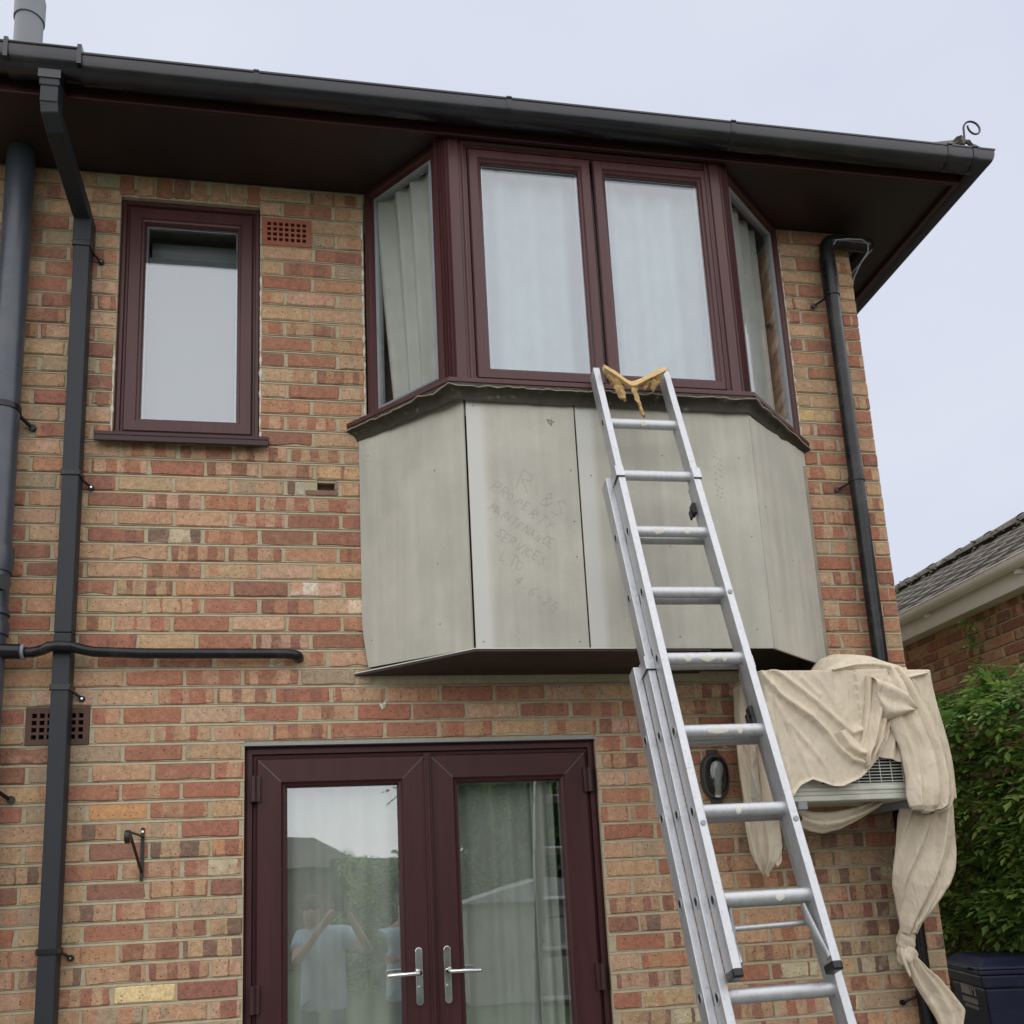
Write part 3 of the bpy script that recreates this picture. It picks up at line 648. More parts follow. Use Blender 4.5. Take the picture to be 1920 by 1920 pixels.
# cement boards
PZ0, PZ1 = 2.472, 3.548
def board(p, q, z0l, z0r, z1, th=.010, cut=None, pale=None):
    p, q = Vector((*p, 0)), Vector((*q, 0)); d = (q-p).normalized(); n = Vector((d.y, -d.x, 0)); n = n if n.y < 0 else -n
    out_ = [p+Vector((0,0,z0l)), q+Vector((0,0,z0r)), q+Vector((0,0,z1)), p+Vector((0,0,z1))]
    if cut == 'l': out_ = [p+d*.03+Vector((0,0,z0l)), q+Vector((0,0,z0r)), q+Vector((0,0,z1)), p+Vector((0,0,z1)), p+Vector((0,0,z0l+.20)), p+d*.008+Vector((0,0,z0l+.12))]
    k_ = len(out_); mb = MB(); mb.add(out_+[v-n*th for v in out_], [tuple(range(k_)), tuple(range(2*k_-1, k_-1, -1))]+[(k_+i, k_+(i+1)%k_, (i+1)%k_, i) for i in range(k_)])
    b_ = ob('cement_board', mb, M['panel'], bay, fix=True)
    if pale:
        s_ = MB(); w_ = pale
        s_.add([p+n*.0006+d*.002+Vector((0,0,z0l+.002)), p+n*.0006+d*w_+Vector((0,0,z0l+.002)), p+n*.0006+d*w_*.86+Vector((0,0,z1-.002)), p+n*.0006+d*.002+Vector((0,0,z1-.002))], [(0,1,2,3)])
    return b_, (lambda u, z, e=.0007: p+d*u+n*e+Vector((0,0,z)))
b1, f1 = board((.258, -.006), (.663, -D+.002), 2.488, 2.474, PZ1, cut='l')
b2, f2 = board((.6765, -D), (1.1235, -D), PZ0, PZ0, PZ1)
b3, f3 = board((1.1305, -D), (1.896, -D), PZ0, PZ0, PZ1)
b4, f4 = board((1.899, -D-.002), (2.347, -.006), PZ0, 2.478, PZ1)
def pale_strip(f, u0, u1, z0, z1):
    mb = MB(); mb.add([f(u0, z0, .0006), f(u1, z0, .0006), f(u1-.006, z1, .0006), f(u0, z1, .0006)], [(0,1,2,3)])
    return mb
def streaks(m_):
    t = m_.node_tree; bs = t.nodes['Principled BSDF']; src = bs.inputs['Base Color'].links[0].from_socket
    g_ = N(t, 'ShaderNodeNewGeometry'); mp_ = N(t, 'ShaderNodeMapping'); mp_.inputs['Scale'].default_value = (1, 1, .07); t.links.new(g_.outputs['Position'], mp_.inputs['Vector'])
    n_ = N(t, 'ShaderNodeTexNoise'); n_.inputs['Scale'].default_value = 20; n_.inputs['Detail'].default_value = 5; t.links.new(mp_.outputs[0], n_.inputs['Vector'])
    r_ = N(t, 'ShaderNodeMapRange'); r_.inputs['From Min'].default_value = .3; r_.inputs['From Max'].default_value = .75; r_.inputs['To Min'].default_value = 1.05; r_.inputs['To Max'].default_value = .88; t.links.new(n_.outputs['Fac'], r_.inputs['Value'])
    v_ = N(t, 'ShaderNodeVectorMath', operation='SCALE'); t.links.new(src, v_.inputs[0]); t.links.new(r_.outputs[0], v_.inputs['Scale']); t.links.new(v_.outputs[0], bs.inputs['Base Color'])
streaks(M['panel'])
def board_nodes():
    """ paler factory edge of each front board: a wear band of the board itself, in the board's own material """
    for b_, lo, hi in ((b2, .676, .742), (b3, 1.1285, 1.198)):
        m_ = M['panel'].copy(); b_.data.materials[0] = m_; t = m_.node_tree; bs = t.nodes['Principled BSDF']; src = bs.inputs['Base Color'].links[0].from_socket
        g_ = N(t, 'ShaderNodeNewGeometry'); sx_ = N(t, 'ShaderNodeSeparateXYZ'); t.links.new(g_.outputs['Position'], sx_.inputs[0])
        r_ = N(t, 'ShaderNodeMapRange'); r_.inputs['From Min'].default_value = hi-.012; r_.inputs['From Max'].default_value = hi+.018; r_.inputs['To Min'].default_value = .85; r_.inputs['To Max'].default_value = 0
        t.links.new(sx_.outputs[0], r_.inputs['Value']); x_ = N(t, 'ShaderNodeMix', data_type='RGBA'); x_.inputs['B'].default_value = (.545, .54, .51, 1)
        t.links.new(r_.outputs[0], x_.inputs['Factor']); t.links.new(src, x_.inputs['A']); t.links.new(x_.outputs['Result'], bs.inputs['Base Color'])
board_nodes()
for f, pts, par in ((f1, [(.05,3.42),(.05,2.6),(.40,3.25),(.40,2.85),(.4,2.60)], b1), (f2, [(.03,3.49),(.42,3.22),(.03,2.50),(.41,2.50),(.42,2.85),(.42,3.0)], b2), (f3, [(.05,3.2),(.36,3.3),(.36,2.9),(.70,3.3),(.72,2.95),(.7,2.55),(.37,2.52)], b3), (f4, [(.30,2.92),(.06,3.1),(.10,2.65),(.52,2.66),(.5,3.3)], b4)):
    for u, z in pts:
        mb = MB(); mb.tube([f(u, z, -.001), f(u, z, .0008)], .0034, 8); ob('screw', mb, M['rust'], par)
# pencil writing on the boards
def pen(f, u, z, ang, size, text, par, w=.0019):
    GL = {'R': [[(0,0),(0,1),(.5,.95),(.55,.65),(.1,.5),(.6,0)]], 'S': [[(.55,.9),(.25,1),(.05,.78),(.3,.52),(.52,.28),(.3,0),(0,.1)]], '&': [[(.6,0),(.1,.75),(.3,1),(.45,.75),(.05,.3),(.2,0),(.45,.05),(.65,.45)]],
          'P': [[(0,0),(0,1),(.45,.95),(.5,.6),(.05,.48)]], 'O': [[(.3,1),(.02,.6),(.15,.05),(.45,.05),(.58,.5),(.3,1)]], 'E': [[(.5,1),(0,1),(0,0),(.5,0)],[(0,.5),(.4,.5)]], 'T': [[(0,1),(.6,1)],[(.3,1),(.28,0)]],
          'Y': [[(0,1),(.28,.5),(.6,1)],[(.28,.5),(.25,0)]], 'M': [[(0,0),(.08,1),(.3,.4),(.55,1),(.62,0)]], 'A': [[(0,0),(.28,1),(.58,0)],[(.1,.38),(.48,.38)]], 'I': [[(.2,0),(.22,1)]], 'N': [[(0,0),(.02,1),(.5,0),(.54,1)]],
          'C': [[(.55,.85),(.25,1),(0,.5),(.22,0),(.55,.15)]], 'V': [[(0,1),(.25,0),(.55,1)]], 'L': [[(0,1),(.02,0),(.5,.02)]], 'D': [[(0,0),(0,1),(.4,.85),(.5,.4),(.35,.05),(0,0)]], '4': [[(.4,0),(.38,1),(0,.35),(.55,.35)]], '6': [[(.45,1),(.08,.5),(.1,.08),(.4,.02),(.48,.35),(.1,.42)]],
          '2': [[(.05,.8),(.3,1),(.48,.72),(.02,.02),(.55,.02)]], '5': [[(.5,1),(.1,1),(.08,.6),(.4,.6),(.48,.2),(.25,0),(0,.1)]], '-': [[(.1,.45),(.45,.48)]], '.': [[(.1,0),(.14,.06)]], ' ': []}
    mb = MB(); x = 0; ca, sa = math.cos(ang), math.sin(ang)
    for ch in text:
        oy = rnd.uniform(-.16, .16); gs_ = rnd.uniform(.8, 1.15); sk_ = rnd.uniform(-.2, .25)
        for st in GL[ch]:
            q = [((x+a*gs_+sk_*b_+rnd.uniform(-.03,.03))*size, (b_*gs_+oy+rnd.uniform(-.03,.03))*size) for a, b_ in st]
            q = [(u+a*ca-b_*sa, z+a*sa+b_*ca) for a, b_ in q]
            for (a, b_), (c, d_) in zip(q, q[1:]):
                l = math.hypot(c-a, d_-b_) or 1; nx_, nz_ = -(d_-b_)/l*w/2, (c-a)/l*w/2
                mb.add([f(a-nx_, b_-nz_), f(c-nx_, d_-nz_), f(c+nx_, d_+nz_), f(a+nx_, b_+nz_)], [(0,1,2,3)])
        x += .85 if ch not in 'I.' else .5
    return ob('pencil_writing', mb, M['pencil'], par)
pen(f2, .185, 3.13, R(-28), .075, 'R', b2); pen(f2, .275, 3.075, R(-30), .06, '&', b2); pen(f2, .325, 3.03, R(-25), .085, 'S', b2)
pen(f2, .085, 3.135, R(-37), .044, 'PROPERTY', b2); pen(f2, .07, 3.045, R(-34), .034, 'MAINTENANCE', b2); pen(f2, .09, 2.93, R(-32), .036, 'SERVICES', b2); pen(f2, .105, 2.83, R(-28), .044, 'LTD.', b2)
pen(f2, .15, 2.735, R(-36), .042, '4-6-25', b2)
mb = MB()
for i in range(9):
    a = i*2.51; u, z = .345+.018*math.cos(a), 3.43+.018*math.sin(a); a2 = a+2.5; u1_, z1_ = .345+.018*math.cos(a2), 3.43+.018*math.sin(a2)
    mb.add([f2(u, z), f2(u1_, z1_), f2(u1_+.0015, z1_+.0015), f2(u+.0015, z+.0015)], [(0,1,2,3)])
ob('pencil_scribble', mb, M['pencil'], b2)
mb = MB()
for i in range(26):
    u = .585+.012*(i % 3)+rnd.uniform(-.003, .003); z = 3.33-.0085*i+rnd.uniform(-.003, .003)
    if rnd.random() < .75: mb.add([f3(u, z), f3(u+rnd.uniform(.004, .011), z), f3(u+.006, z+.0045), f3(u, z+.0045)], [(0,1,2,3)])
scm = mat('scuff', (.56, .55, .51), .9)
for f_b, par, W_ in ((f1, b1, .54), (f2, b2, .44), (f3, b3, .76), (f4, b4, .56)):
    q = MB()
    for i in range(16):
        u, z = rnd.uniform(.05, W_-.06), rnd.uniform(2.53, 3.46); a = rnd.choice([.7, -.8, 1.3, .2, 2.2])+rnd.uniform(-.3, .3); l = rnd.uniform(.01, .06); ww = rnd.uniform(.0006, .0016); nseg = 5
        for k_ in range(nseg):
            u0_, z0_ = u+math.cos(a)*l*k_/nseg, z+math.sin(a)*l*k_/nseg; u1_, z1_ = u+math.cos(a+.1*k_)*l*(k_+.7)/nseg, z+math.sin(a+.1*k_)*l*(k_+.7)/nseg
            q.add([f_b(u0_, z0_), f_b(u1_, z1_), f_b(u1_+ww, z1_+ww), f_b(u0_+ww, z0_+ww)], [(0,1,2,3)])
    ob('scuff_marks', q, scm, par)
ob('faded_stamp', mb, mat('faded_ink', (.30, .295, .275), .8), b3)
# framing behind the boards and the bay's underside
mb = MB(); mb.prism([(.300, .0), (.676, -D+.012), (1.898, -D+.012), (2.335, .0), (2.335, .25), (.300, .25)], 3.45, 3.565); mb.box(.30, .36, -.03, .25, 2.46, 3.449); mb.box(2.30, 2.335, -.03, .25, 2.46, 3.449); mb.box(1.15, 1.20, -.30, -.26, 2.47, 3.449)
mb.box(.30, 2.33, .2, .25, 2.46, 3.449); ob('bay_framing', mb, M['wood'], bay)
mb = MB(); mb.prism([(.225, -.002), (.668, -D-.016), (1.62, -D-.012), (1.72, -.002)], 2.458, 2.4665); ob('bay_underside', mb, M['soffit'], bay)
mb = MB(); mb.prism([(.222, -.003), (.668, -D-.020), (1.30, -D-.018), (1.30, -D-.012), (.67, -D-.013), (.232, -.003)], 2.4668, 2.4708); ob('edge_strip', mb, M['chip'], bay)

# ---- french doors
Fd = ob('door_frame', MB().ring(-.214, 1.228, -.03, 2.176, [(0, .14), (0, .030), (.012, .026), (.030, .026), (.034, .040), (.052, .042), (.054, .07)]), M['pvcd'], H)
def leaf(x0, x1, hx, sgn):
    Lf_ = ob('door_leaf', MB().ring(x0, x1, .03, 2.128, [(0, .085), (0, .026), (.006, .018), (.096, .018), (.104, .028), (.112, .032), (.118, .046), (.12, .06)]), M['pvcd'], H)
    mb = MB(); mb.box(x0+.112, x1-.112, .048, .056, .142, 2.016); ob('pane', mb, M['glassd'], Lf_)
    mb = MB().ring(x0+.113, x1-.113, .143, 2.015, [(0, .058), (.008, .058), (.008, .075)]); ob('spacer_bar', mb, M['greyp'], Lf_)
    for sx_, xa in ((1, x0), (-1, x1)):
        mb = MB(); mb.add([(xa+sx_*.008, .0172, 2.120), (xa+sx_*.0095, .0172, 2.120), (xa+sx_*.0960, .0172, 2.0335), (xa+sx_*.0945, .0172, 2.0335)], [(0,1,2,3)]); ob('mitre_seam', mb, M['greyp'], Lf_)
    for z in (2.005, 1.205, .3):
        c = MB(); xc = x0-.002 if sgn < 0 else x1+.002
        c.box(xc-.020, xc+.020, .004, .020, z-.052, z+.052); c.tube([(xc-sgn*-.006, .002, z-.052), (xc-sgn*-.006, .002, z+.052)], .011, 10); ob('hinge', c, M['anth'] if False else M['pvch'], Lf_, bevel=.002)
    h = MB()
    pl = []
    for i in range(24):
        a = 2*math.pi*i/24; pl.append((hx+.0145*math.cos(a), (.095 if math.sin(a) > 0 else -.095)+.0145*math.sin(a)))
    h.add([(x_, .006, 1.253+z_) for x_, z_ in pl]+[(x_, .0175, 1.253+z_) for x_, z_ in pl], [tuple(range(23, -1, -1))]+[(i, (i+1)%24, 24+(i+1)%24, 24+i) for i in range(24)])
    hp = ob('handle', h, M['chrome'], Lf_, fix=True, bevel=.002)
    c = MB(); zc = 1.268; c.tube([(hx, .008, zc), (hx, -.035, zc), (hx+sgn*.008, -.047, zc), (hx+sgn*.03, -.05, zc), (hx+sgn*.115, -.05, zc-.002), (hx+sgn*.122, -.046, zc-.003)], [.010, .009, .009, .009, .0085, .008], 12); ob('lever', c, M['chrome'], Lf_)
    c = MB(); c.tube([(hx, .0055, 1.208), (hx, -.004, 1.208)], .0085, 12); c.box(hx-.004, hx+.004, -.0035, .0055, 1.18, 1.207); ob('lock_cylinder', c, M['chrome'], Lf_)
leaf(-.168, .506, .455, -1)
leaf(.520, 1.186, .567, 1)
mb = MB(); mb.box(.498, .528, .008, .0175, .03, 2.135); mb.box(.507, .519, .001, .0082, .03, 2.13); ob('meeting_stile_cover', mb, M['pvcd'], Fd, bevel=.003)
mb = MB(); mb.box(-.216, 1.232, .0, .03, 2.177, 2.187); ob('lintel_lip', mb, M['greyp'], Fd)

# ---- interior shell
mb = MB()
mb.box(-3.7, 2.45, .28, 4.2, 2.20, 2.44); mb.box(-3.7, 2.45, .28, 4.2, -.04, .02); mb.box(-3.7, 2.45, 4.2, 4.3, -.04, 4.74); mb.box(-3.8, -3.7, .28, 4.2, -.04, 4.74); mb.box(-.02, .05, .28, 4.2, 2.44, 4.74)
ob('interior_walls', mb, M['plaster'], H)
mb = MB(); mb.box(-3.7, 2.45, .28, 4.2, 4.74, 4.76); ob('ceiling', mb, M['plaster'], H)

# ---- curtains
def curtain(name, p, q, z0, z1, amp, n, m, label, seed, left=0, cat='curtain', depth=1):
    p, q = Vector((*p, 0)), Vector((*q, 0)); d = q-p; nn = Vector((-d.y, d.x, 0)).normalized(); rows = []
    NU = 90; NZ = 14; seed_ = seed
    for i in range(NZ+1):
        t = i/NZ; row = []
        for j in range(NU+1):
            s_ = j/NU; s2 = s_+left*(1-t)*(1-s_)
            a = amp*(math.sin(s_*n*2*math.pi+seed+.5*math.sin(s_*9+seed))+.5*noise.noise(Vector((s_*n*1.3, t*.8, seed))))
            row.append(p+d*s2+nn*a+Vector((0, 0, z0+(z1-z0)*t)))
        rows.append(row)
    mb = MB(); mb.grid(rows); c = (p+q)/2; c.z = z0
    o = ob(name, mb, m, loc=c); o['label'] = label; o['category'] = cat
    return o
curtain('net_curtain', (.68, -.27), (1.85, -.27), 3.59, 4.72, .014, 9, M['net'], 'white net curtain behind the two front panes of the upper bay', 1.0)
curtain('side_curtain', (.345, .01), (.63, -.29), 3.59, 4.70, .016, 4, M['cream'], 'cream curtain drawn behind the left side pane of the bay', 2.0, left=.22)
curtain('side_curtain', (1.90, -.29), (2.20, -.02), 3.59, 4.70, .014, 4, M['cream'], 'pale curtain behind the narrow right side pane of the bay', 4.0)
curtain('voile_curtain', (-.14, .12), (.50, .12), .03, 2.12, .008, 7, M['voile'], 'white voile curtain behind the left french door', 3.0)
curtain('voile_curtain', (.56, .16), (.97, .16), .03, 2.12, .008, 5, M['voile'], 'white voile curtain behind the right french door', 6.0)
curtain('door_curtain', (.955, .12), (1.055, .12), .03, 2.12, .012, 2, M['voile'], 'narrow bunched white curtain near the hinge side of the right french door', 5.0)
# shelf unit seen through the right door
t = thing('shelf_unit', 'white wall shelves seen inside the right french door', 'shelf', (1.2, .6, .02))
for z in (.6, .95, 1.3, 1.65): mb = MB(); mb.box(1.02, 1.5, .5, .75, z, z+.018); ob('shelf', mb, M['white'], t)
mb = MB(); mb.box(1.0, 1.018, .5, .75, .02, 2.0); mb.box(1.502, 1.52, .5, .75, .02, 2.0); ob('side_panel', mb, M['white'], t)

# ------------------------------------------------------------------ ladder
P0 = Vector((1.3604, -.534, 3.3536)); DD = Vector((.00838, -.33169, -.94335)); UU = Vector((.99996, .0028, .0079)); NN = Vector((0, -.94338, .3317))
lad = lambda u, mm, n: P0+UU*u+DD*mm+NN*n
foot = lad(0, 3.55, -.05); foot.z = 0
LT = thing('extension_ladder', 'long triple section aluminium ladder leaning on the bay window sill', 'ladder', foot)
lx = lambda: MB(lad)
def rail_prof(mb, u0, u1, m0, m1, n0, n1):
    # hollow-looking box rail with shallow flutes along the outer faces
    mb.box(u0, u1, m0, m1, n0, n1)
def section(hw, n0, m0, m1, rungs, feet):
    s_ = bpy.data.objects.new('ladder_section', None); COL.objects.link(s_); s_.parent = LT
    ob('rail', MB(lad).box(-hw-.0005, -hw+.027, m0, m1, n0, n0+.060), M['alu'], s_, bevel=.003, fix=True)
    ob('rail', MB(lad).box(hw-.027, hw+.0005, m0, m1, n0, n0+.060), M['alu'], s_, bevel=.003, fix=True)
    for q in rungs:
        mb = MB(); c = n0+.030
        a, b = lad(-hw+.026, q, c), lad(hw-.026, q, c)
        mb.tube([a, b], .0150, 16, squash=1.4); ob('rung', mb, M['alu'], s_)
        for sg in (-1, 1):               # swaged, hollow rung ends showing on the outside of the rail
            e = MB(); rows = []
            for (rr, off_) in ((.018, .0), (.018, .0025), (.0125, .0025), (.0115, -.006)):
                rows.append([lad(sg*(hw+off_), q+rr*math.cos(t*math.pi/8)*1.15, c+rr*math.sin(t*math.pi/8)) for t in range(16)])
            e.grid(rows, True); ob('rung_end', e, M['alu'], s_)
            e = MB(); e.add([lad(sg*(hw+.0006), q+.0118*math.cos(t*math.pi/6)*1.15, c+.0118*math.sin(t*math.pi/6)) for t in range(12)], [tuple(range(12))]); ob('rung_shade_disc', e, M['dark'], s_)  # flat black disc on the rail, painting the shade of the hollow end
    if feet:
        for sg in (-1, 1):
            u = sg*(hw-.0135); f_ = MB(lad).box(u-.0155, u+.0155, m1-.012, m1+.016, n0-.001, n0+.0615); ob('rubber_foot', f_, M['black'], s_, bevel=.006, fix=True)
    return s_
SP = .28
s1 = section(.163, -.030, -.288, 2.175, [SP*i for i in range(8)], True)
s2 = section(.190, -.092, .263, 2.74, [SP*i-.018 for i in range(2, 10)], True)
s3 = section(.217, -.154, 1.09, 3.545, [SP*i-.034 for i in range(5, 13)], True)
spl = mat('paint_splash', (.62, .60, .54), .8, nscale=60, namt=.1)
for k_, ul in ((2, [(-.05, .05), (.06, .03)]), (4, [(-.06, .03), (.01, .06), (.07, .02)]), (5, [(-.02, .075), (.055, .02)]), (6, [(-.02, .02)]), (7, [(.04, .03)]), (0, [(.0, .03)])):
    for u0_, l_ in ul:
        mb = MB(); rows = []; c_ = lad(u0_, SP*k_, .0)
        for i in range(9):
            wd = math.sin(math.pi*(i+.4)/8.8)*rnd.uniform(.6, 1); row = []
            for j in range(6):
                t_ = R(95+(j/5-.5)*85*wd); row.append(c_+UU*(l_*(i/8-.5))+(Vector((0,0,1))*math.cos(t_)*1.4+Vector((0,-1,0))*math.sin(t_))*.0156)
            rows.append(row)
        mb.grid(rows); ob('paint_splash', mb, spl, s1)
def guide(par, hw, m0, n0, sg):
    mb = MB(lad); u = sg*hw
    a, b = sorted((u+sg*.002, u-sg*.030)); mb.box(a, b, m0, m0+.050, n0+.061, n0+.064)
    a, b = sorted((u+sg*.001, u+sg*.004)); mb.box(a, b, m0, m0+.050, n0-.03, n0+.0635)
    ob('guide_bracket', mb, M['alu'], par, bevel=.001, fix=True)
    mb = MB(lad); a, b = sorted((u+sg*.001, u-sg*.029)); mb.box(a, b, m0+.0505, m0+.054, n0+.056, n0+.064); ob('guide_pad', mb, M['black'], par, fix=True)
for sg in (-1, 1):
    guide(s2, .1665, .263, -.030, sg); guide(s3, .1935, 1.09, -.092, sg)
    mb = MB(lad); u = sg*.149; mb.box(u-.0135, u+.0135, -.292, -.2885, -.028, .028); ob('rail_cap', mb, M['greyp'], s1, fix=True)
for mm, sg in ((.40, 1), (1.33, 1), (1.30, 1)):
    mb = MB(lad); mb.box(.122, .136, mm, mm+.05, -.045, -.012); mb.box(.116, .124, mm+.02, mm+.06, -.05, -.03); ob('rung_catch', mb, M['black'], s2, bevel=.003, fix=True)
mb = MB(); mb.tube([lad(-.137, 2.035, -.045), lad(.137, 2.03, -.045)], .0085, 10); ob('stabiliser_rod', mb, M['alu'], s1)
for sg in (-1, 1):
    mb = MB(); mb.tube([lad(sg*.115, 1.985, -.01), lad(sg*.122, 2.03, -.012), lad(sg*.131, 2.09, -.004), lad(sg*.134, 2.155, .02)], [.006, .009, .009, .006], 8, squash=2.2); ob('foot_brace', mb, M['alu'], s1)
for sg, mm in ((-1, 1.73), (1, 1.73), (1, .86)):
    mb = MB(); mb.tube([lad(sg*.150, mm, .029), lad(sg*.150, mm, .0335)], .0085, 12); ob('rivet', mb, M['greyp'], s1)
mb = MB(); mb.tube([lad(.150, -.285, .01), lad(.150, -.315, .012), lad(.160, -.328, .01), lad(.185, -.326, .0)], [.010, .009, .006, .003], 6, squash=.3); ob('bent_end_cap', mb, M['alu'], s1)
# foam strap tied across the ladder top
F = thing('foam_strip', 'torn yellow foam strip tied in a V between the ladder tops', 'foam strip', (1.36, -.47, 3.53))
def ribbon(path, w, th, mtl, nm, par, seed=0):
    mb = MB(); rows = []
    for i, (x, y, z) in enumerate(path):
        ww = w*(1+.35*noise.noise(Vector((i*.7, seed, 1)))); rows.append([(x-.0, y-th, z+ww/2), (x, y-th*1.1, z-ww/2), (x, y+th, z-ww/2), (x, y+th, z+ww/2)])
    n = len(rows); mb.grid(rows, True); mb.f += [(3,2,1,0), tuple((n-1)*4+q for q in range(4))]
    return ob(nm, mb, mtl, par, sub=1)
mb = MB(); V_ = [(1.226, 3.613), (1.275, 3.582), (1.318, 3.549), (1.336, 3.541), (1.356, 3.546), (1.40, 3.570), (1.445, 3.596), (1.490, 3.617)]
rows = []
for i, (x, z) in enumerate(V_):
    jx = lambda a: rnd.uniform(-a, a); th = .012+jx(.002); hh = .011+jx(.002)
    rows.append([(x, -.516+jx(.002), z+hh), (x+jx(.002), -.520, z-hh), (x, -.520+th*2, z-hh+jx(.002)), (x, -.516+th*2, z+hh)])
mb.grid(rows, True); mb.f += [(3,2,1,0), tuple(28+q for q in range(4))]; mb.smooth = False; ob('strip', mb, mat('foam_strap', (.62, .43, .20), .9, nscale=50, namt=.2, bump=.4, bscale=120), F, bevel=.002)
def scrap(pts, ws, seed, nm='hanging_scrap'):
    mb = MB(); rows = []; N_ = 26; NC = 7
    for i in range(N_+1):
        p_ = poly_at0(pts, i/N_); k_ = i/N_*(len(ws)-1); a = int(min(k_, len(ws)-2)); w_ = (ws[a]+(ws[a+1]-ws[a])*(k_-a))*.66; row = []
        for c in range(NC+1):
            u = c/NC-.5; edge = abs(u) > .4
            x = p_.x+u*w_+(rnd.uniform(-.004, .004) if edge else 0); z = p_.z+(rnd.uniform(-.006, .004) if i in (0, N_) else 0)
            row.append((x, p_.y-.010*math.cos(u*3+seed)-.012*noise.noise(Vector((x*60, seed, z*45))), z))
        rows.append(row)
    mb.grid(rows); o = ob(nm, mb, M['foam'], F, smooth=False); sl_ = o.modifiers.new('thick', 'SOLIDIFY'); sl_.thickness = .009; return o
def poly_at0(P, t):
    P = [Vector(q) for q in P]; k_ = t*(len(P)-1); a = int(min(k_, len(P)-2)); return P[a].lerp(P[a+1], k_-a)
scrap([(1.262,-.488,3.588),(1.278,-.49,3.560),(1.290,-.488,3.53),(1.300,-.486,3.502),(1.304,-.486,3.482)], [.034, .044, .046, .026, .010], 0)
scrap([(1.350,-.495,3.548),(1.349,-.497,3.522),(1.356,-.496,3.494),(1.362,-.496,3.462),(1.370,-.496,3.435),(1.378,-.495,3.412)], [.022, .040, .030, .012, .018, .014], 1)
scrap([(1.470,-.486,3.604),(1.455,-.488,3.580),(1.440,-.488,3.556),(1.432,-.486,3.534)], [.030, .062, .055, .020], 2)
scrap([(1.415,-.487,3.574),(1.405,-.489,3.556),(1.40,-.487,3.538)], [.05, .055, .02], 4)
scrap([(1.245,-.486,3.598),(1.258,-.487,3.575),(1.266,-.486,3.556)], [.03, .036, .012], 3)

# ------------------------------------------------------------------ air conditioner and dust sheet
AC = thing('air_conditioner', 'cream outdoor air conditioner on wall brackets under the dust sheet', 'air conditioner', (2.2, 0, 1.80))
mb = MB(); mb.box(1.843, 2.553, -.392, -.10, 1.868, 2.358); mb.box(1.839, 2.557, -.396, -.096, 1.846, 1.8675); mb.box(1.839, 2.557, -.398, -.096, 1.884, 1.900)
ob('casing', mb, M['casing'], AC, bevel=.004)
mb = MB(); mb.box(2.03, 2.386, -.3935, -.3925, 1.912, 2.33); ob('fan_shade_plate', mb, M['dark'], AC)  # flat black plate on the casing: shade behind the grille as colour
mb = MB()
for i in range(22): z = 1.918+i*.0125; mb.tube([(2.03, -.399, z), (2.386, -.399, z)], .0018, 6)
for i in range(8): x = 2.04+i*.049; mb.tube([(x, -.397, 1.912), (x, -.397, 2.2)], .0018, 6)
ob('grille', mb, M['casing'], AC)
for x in (1.93, 2.46):
    mb = MB(); mb.box(x-.02, x+.02, -.41, -.012, 1.815, 1.845); ob('wall_bracket', mb, M['greyp'], AC, bevel=.002)

def lerp(a, b, t): return a+(b-a)*t
def poly_at(P, t):                                # point of a polyline at arc fraction t
    P = [Vector(q) for q in P]; Ls = [(b-a).length for a, b in zip(P, P[1:])]; d = t*sum(Ls)
    for (a, b), l in zip(zip(P, P[1:]), Ls):
        if d <= l: return a.lerp(b, d/l if l else 0)
        d -= l
    return P[-1]
def dist_poly(x, z, P):
    best = 9
    for (ax, az), (bx, bz) in zip(P, P[1:]):
        dx, dz = bx-ax, bz-az; t = max(0, min(1, ((x-ax)*dx+(z-az)*dz)/(dx*dx+dz*dz))); best = min(best, math.hypot(x-ax-dx*t, z-az-dz*t))
    return best
def zline(P, x):
    for (ax, az), (bx, bz) in zip(P, P[1:]):
        if ax <= x <= bx: return lerp(az, bz, (x-ax)/(bx-ax))
    return None
sm = lambda a, b, x: (lambda t: t*t*(3-2*t))(max(0, min(1, (x-a)/(b-a))))
wr = lambda x, z, s, sc=9: noise.noise(Vector((x*sc, s, z*sc)))
parts_ = MB()
def patch(rows, m_=None): parts_.grid(rows)
HEM = [(1.815, 1.842), (1.868, 1.852), (1.890, 1.880), (1.917, 1.907), (1.964, 1.927), (2.008, 1.915), (2.05, 1.899), (2.091, 1.897), (2.169, 1.926), (2.226, 1.967), (2.267, 2.009), (2.318, 2.083), (2.345, 2.169)]
RA = [(1.845, 2.385), (1.897, 2.355), (1.965, 2.300), (2.037, 2.239), (2.104, 2.173), (2.171, 2.113), (2.219, 2.128)]
RB = [(1.825, 2.34), (1.870, 2.274), (1.933, 2.224), (1.996, 2.180), (2.056, 2.115), (2.104, 2.044), (2.151, 2.006), (2.206, 1.989)]
RAYS = [[(1.841, 2.263), (1.895, 2.144), (1.932, 2.032), (1.971, 1.932)], [(1.902, 2.155), (1.971, 2.068), (2.038, 1.972), (2.048, 1.919)], [(1.822, 2.328), (1.841, 2.114), (1.873, 1.955), (1.88, 1.877)], [(2.04, 2.36), (2.09, 2.29), (2.13, 2.24)], [(2.10, 2.26), (2.15, 2.19), (2.19, 2.12)], [(1.99, 2.34), (2.05, 2.27)]]
